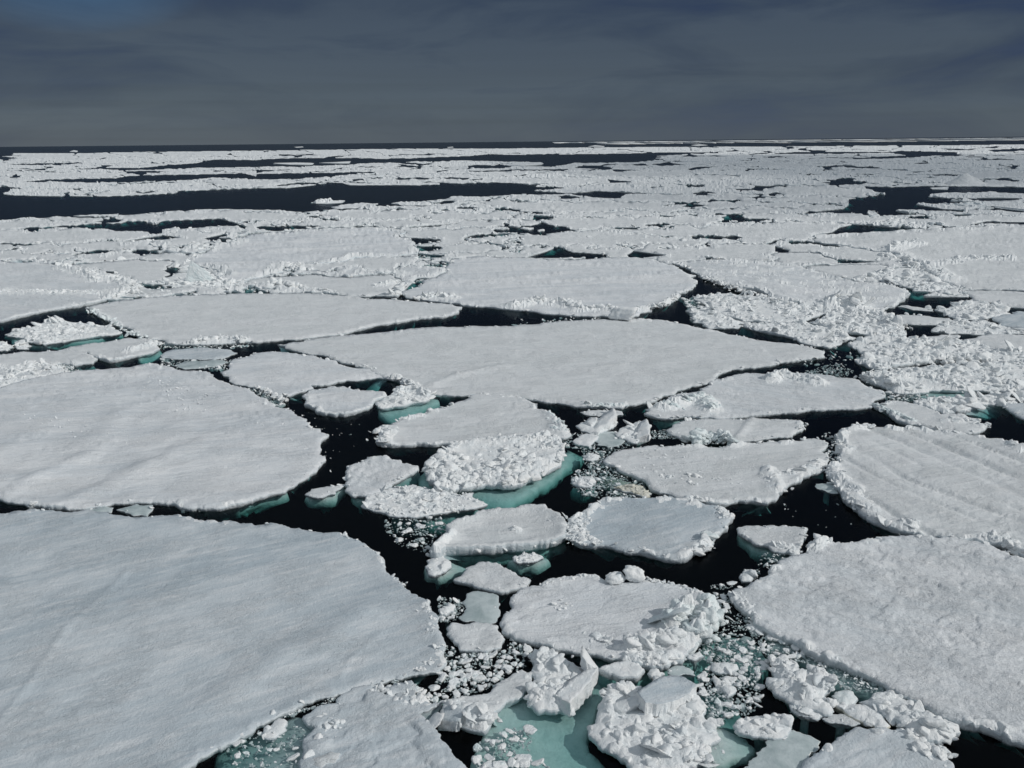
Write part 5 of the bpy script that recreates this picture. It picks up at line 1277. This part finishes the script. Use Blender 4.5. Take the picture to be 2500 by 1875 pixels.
# ------------------------------------------------------------------ loose brash between the floes
BR = [  # zone, number, size range (m), place words
 ('M1 1050,1290 1500,1290 1560,1400 1540,1450 1430,1570 1300,1560 1130,1500 1050,1400', 110, .10, .42, 'in front of the low knobbly floe'),
 ('N2 1600,180 1790,150 1790,300 1960,480 2074,570 N3 0,560 300,740 200,780 30,790 -60,900 -60,1150 N2 1900,1230 1800,1240 1640,1330 1560,1120 1500,940 1620,800 1400,800 1430,700 1650,560', 520, .08, .34, 'in the slush right of the big front floe'),
 ('N1 1540,640 1640,720 2000,720 2074,600 N2 180,700 150,820 0,870 N1 1950,990 1600,1110 1560,1050 1450,960 1500,880', 260, .10, .36, 'in the dark water left of the tall rubble chunk'),
 ('N2 -120,1330 150,1330 160,1500 60,1560 300,1640 300,1800 -300,1800 -300,1480', 150, .08, .40, 'on the turquoise pool at the bottom edge'),
 ('M2 400,650 520,600 700,600 1100,640 900,740 740,810 980,950 1200,1090 780,1130 600,1110 490,1050 470,950 600,880 560,760 420,700', 320, .08, .34, 'in the slush right of the thick knobbly floe'),
 ('M3 280,110 550,30 700,100 640,150 400,130', 70, .12, .4, 'beside the right tip of the large central floe'),
 ('M2 1110,590 1350,560 1360,650 1130,645', 60, .08, .25, 'in the small dark gap behind the scattered-block floe'),
 ('N1 200,1230 480,1150 700,1040 840,1010 860,1060 640,1110 480,1170 240,1250', 70, .06, .16, 'in the narrow crack at the bottom edge'),
 ('N1 0,1330 400,1290 400,1659 -200,1659 -250,1500', 60, .08, .3, 'on the grey slush at the bottom edge'),
 ('N3 100,720 300,710 600,850 900,990 1200,1130 1400,1260 1300,1250 1100,1090 850,1050 520,1000 450,850 250,800', 200, .06, .2, 'in the crack beside the large lower right floe'),
 ('N1 1480,265 1720,300 1640,440 1560,480 1480,470', 60, .08, .28, 'left of the waterlogged grey-green floe'),
 ('K1 250,400 700,390 1400,330 1660,360 1640,440 1400,560 1270,600 1200,490 480,480 200,500', 420, .3, .9, 'in the jammed seam behind the upper centre floe'),
 ('K2 1480,700 1900,660 2212,720 2212,950 1700,960 1560,900', 170, .25, .8, 'among the rubble rafts right of the upper channel'),
 ('M0 -100,0 600,-20 600,110 0,235 -100,240', 160, .12, .4, 'in the crushed band behind the huge left floe'),
 ('M1 -200,180 60,220 240,330 200,420 60,350 -150,260', 110, .15, .45, 'in the seam right of the huge left floe'),
 ('M0 1400,1200 1700,1200 1800,1240 1400,1240', 10, .1, .35, 'under the edge of the huge left floe'),
 ('M3 0,1190 560,1100 1000,1390 300,1400', 14, .08, .22, 'on dark water left of the grooved floe'),
 ('M3 -20,1560 250,1560 120,1650 -200,1800', 50, .1, .3, 'behind the left tip of the large lower right floe'),
 ('M3 440,600 620,600 600,840 480,880 430,740', 60, .12, .35, 'in the gap left of the grooved floe'),
 ('M1 400,560 1000,500 1000,760 600,900', 8, .08, .3, 'in the dark central channel'),
 ('M3 680,210 960,260 1600,330 1450,450 1250,360 950,330', 110, .15, .5, 'in the green slush above the tilted round-ended floe'),
 ('K0 1400,1060 2212,1090 2000,1130 1400,1130', 90, .15, .4, 'before the large flat floe left of centre'),
 ('K2 0,860 200,900 400,860 900,870 600,900 0,930', 22, .2, .5, 'in the dark strip behind the large central floe'),
 ('N1 900,960 1260,935 1500,1000 1560,1110 1400,1110 1100,1060', 60, .1, .35, 'beside the broad grey broken floe'),
 ('K0 1400,600 2212,600 2212,650 1300,680 1170,640', 160, .3, .8, 'behind the large flat floe left of centre'),
 ('K3 400,1100 850,1180 700,1290 300,1280', 50, .15, .5, 'in teal water by the large central floe'),
 ('K0 1380,1060 2212,1090 2212,1115 2050,1130 1900,1120 1380,1140', 90, .12, .4, 'in the gap behind the thin grey leaf-shaped floe'),
 ('K0 1390,1215 1950,1222 2150,1240 2212,1300 1900,1315 1400,1300', 130, .12, .5, 'in the gap before the thin grey leaf-shaped floe'),
]
r3 = np.random.default_rng(5)
allc = []
for zi, (zs, n, s0, s1, words) in enumerate(BR):
    Z = parse(zs); lo, hi = Z.min(0), Z.max(0)
    got = 0; tries = 0
    while got < n and tries < 60:
        tries += 1
        p = r3.uniform(lo, hi, (n * 2, 2)); p = p[inside(p, Z)]
        p = p[~occ_at(p)]
        for q in p[:n - got]:
            s = s0 + (s1 - s0) * r3.random() ** 2.6
            w = px2w(q[None], 0)[0]
            allc.append((w[0], w[1], s, zi, q)); got += 1
MASTER = []
for k in range(6):
    V, T = make_proto(300 + k, 'block' if k % 2 else 'lump', 2)
    me = bpy.data.meshes.new('brash_chunk'); V = V * .5
    me.from_pydata(V.tolist(), [], T.tolist()); me.materials.append(MAT['rubble' if k else 'blue'])
    me.polygons.foreach_set('use_smooth', np.full(len(me.polygons), True)); me.update(); MASTER.append(me)
order = sorted(range(len(allc)), key=lambda i: -allc[i][2] / math.hypot(allc[i][0], allc[i][1], HCAM))
ind = [i for i in order if 0 < allc[i][4][0] < 2500 and allc[i][4][1] < 1870][:230]
iset = set(ind)
made = {}
for i in ind:
    x, y, s, zi, q = allc[i]
    k = int(r3.integers(6))
    o = bpy.data.objects.new('brash_chunk', MASTER[k]); C.objects.link(o)
    o.location = (x, y, s * .01)
    o.scale = (s * r3.uniform(1.0, 1.7), s * r3.uniform(.8, 1.2), s * r3.uniform(.5, .85))
    o.rotation_euler = (r3.normal(0, .15), r3.normal(0, .15), r3.uniform(0, 6.28))
    made.setdefault(zi, []).append((o, s / math.hypot(x, y, HCAM), q, k, s))
for zi, L in made.items():
    L.sort(key=lambda r: -r[1]); w = {}
    def pick(key, word):
        rest_ = [j for j in range(len(L)) if j not in w]
        if rest_: w[max(rest_, key=key)] = word
    if len(L) > 1:
        for word in ('largest', 'second largest', 'third largest'): pick(lambda j: L[j][1], word)
        pick(lambda j: -L[j][2][0], 'leftmost'); pick(lambda j: L[j][2][0], 'rightmost')
        pick(lambda j: L[j][2][1], 'nearest'); pick(lambda j: -L[j][2][1], 'farthest'); pick(lambda j: -L[j][1], 'smallest')
    for j, r in enumerate(L):
        kind = 'blue-white' if r[3] == 0 else ('angular' if r[3] % 2 else 'rounded')
        tag(r[0], '%s %s ice lump %s' % (w.get(j, 'mid-sized' if r[4] > .24 else 'small'), kind if j not in w else 'floating', BR[zi][4]), 'ice chunk', 'ice lumps ' + BR[zi][4])
rest = [(allc[i][0], allc[i][1], allc[i][2] * .04 - (r3.uniform(0, .5) * allc[i][2] + .02 if i % 2 else 0), allc[i][2] * (1.3 if i % 2 else .85)) for i in order if i not in iset]
# a finer slush between them
fine = []
for zi, (zs, n, s0, s1, words) in enumerate(BR[:15]):
    Z = parse(zs); lo, hi = Z.min(0), Z.max(0)
    m = int(n * 1.6)
    p = r3.uniform(lo, hi, (m * 3, 2)); p = p[inside(p, Z)]; p = p[~occ_at(p)][:m]
    for q in p:
        w = px2w(q[None], 0)[0]; d = math.hypot(*w)
        fine.append((w[0], w[1], -.005, max(.05, d * .0013) * r3.uniform(.7, 1.6)))
fm = []
V, T, S = lumps_mesh(rest, r3, .5); V2, T2, S2 = lumps_mesh([(x, y, z - .5 * q, q * 1.5) for x, y, z, q in fine], r3, .5)
k = np.floor(vn(V[T[:, 0], 0] * 1.7, V[T[:, 0], 1] * 1.7, 3) * 2).astype(int)
big = np.concatenate([(V[T[:, 0], 2] < .012).astype(int), np.ones(len(T2), int)])
tag(mesh_obj('brash_ice', np.concatenate([V, V2]), np.concatenate([T, T2 + len(V)]), ['rubble', 'slush'], None, None, np.concatenate([S, S2]), big),
    'fine brash ice and slush floating in the gaps between the floes', 'brash ice', None, 'stuff')
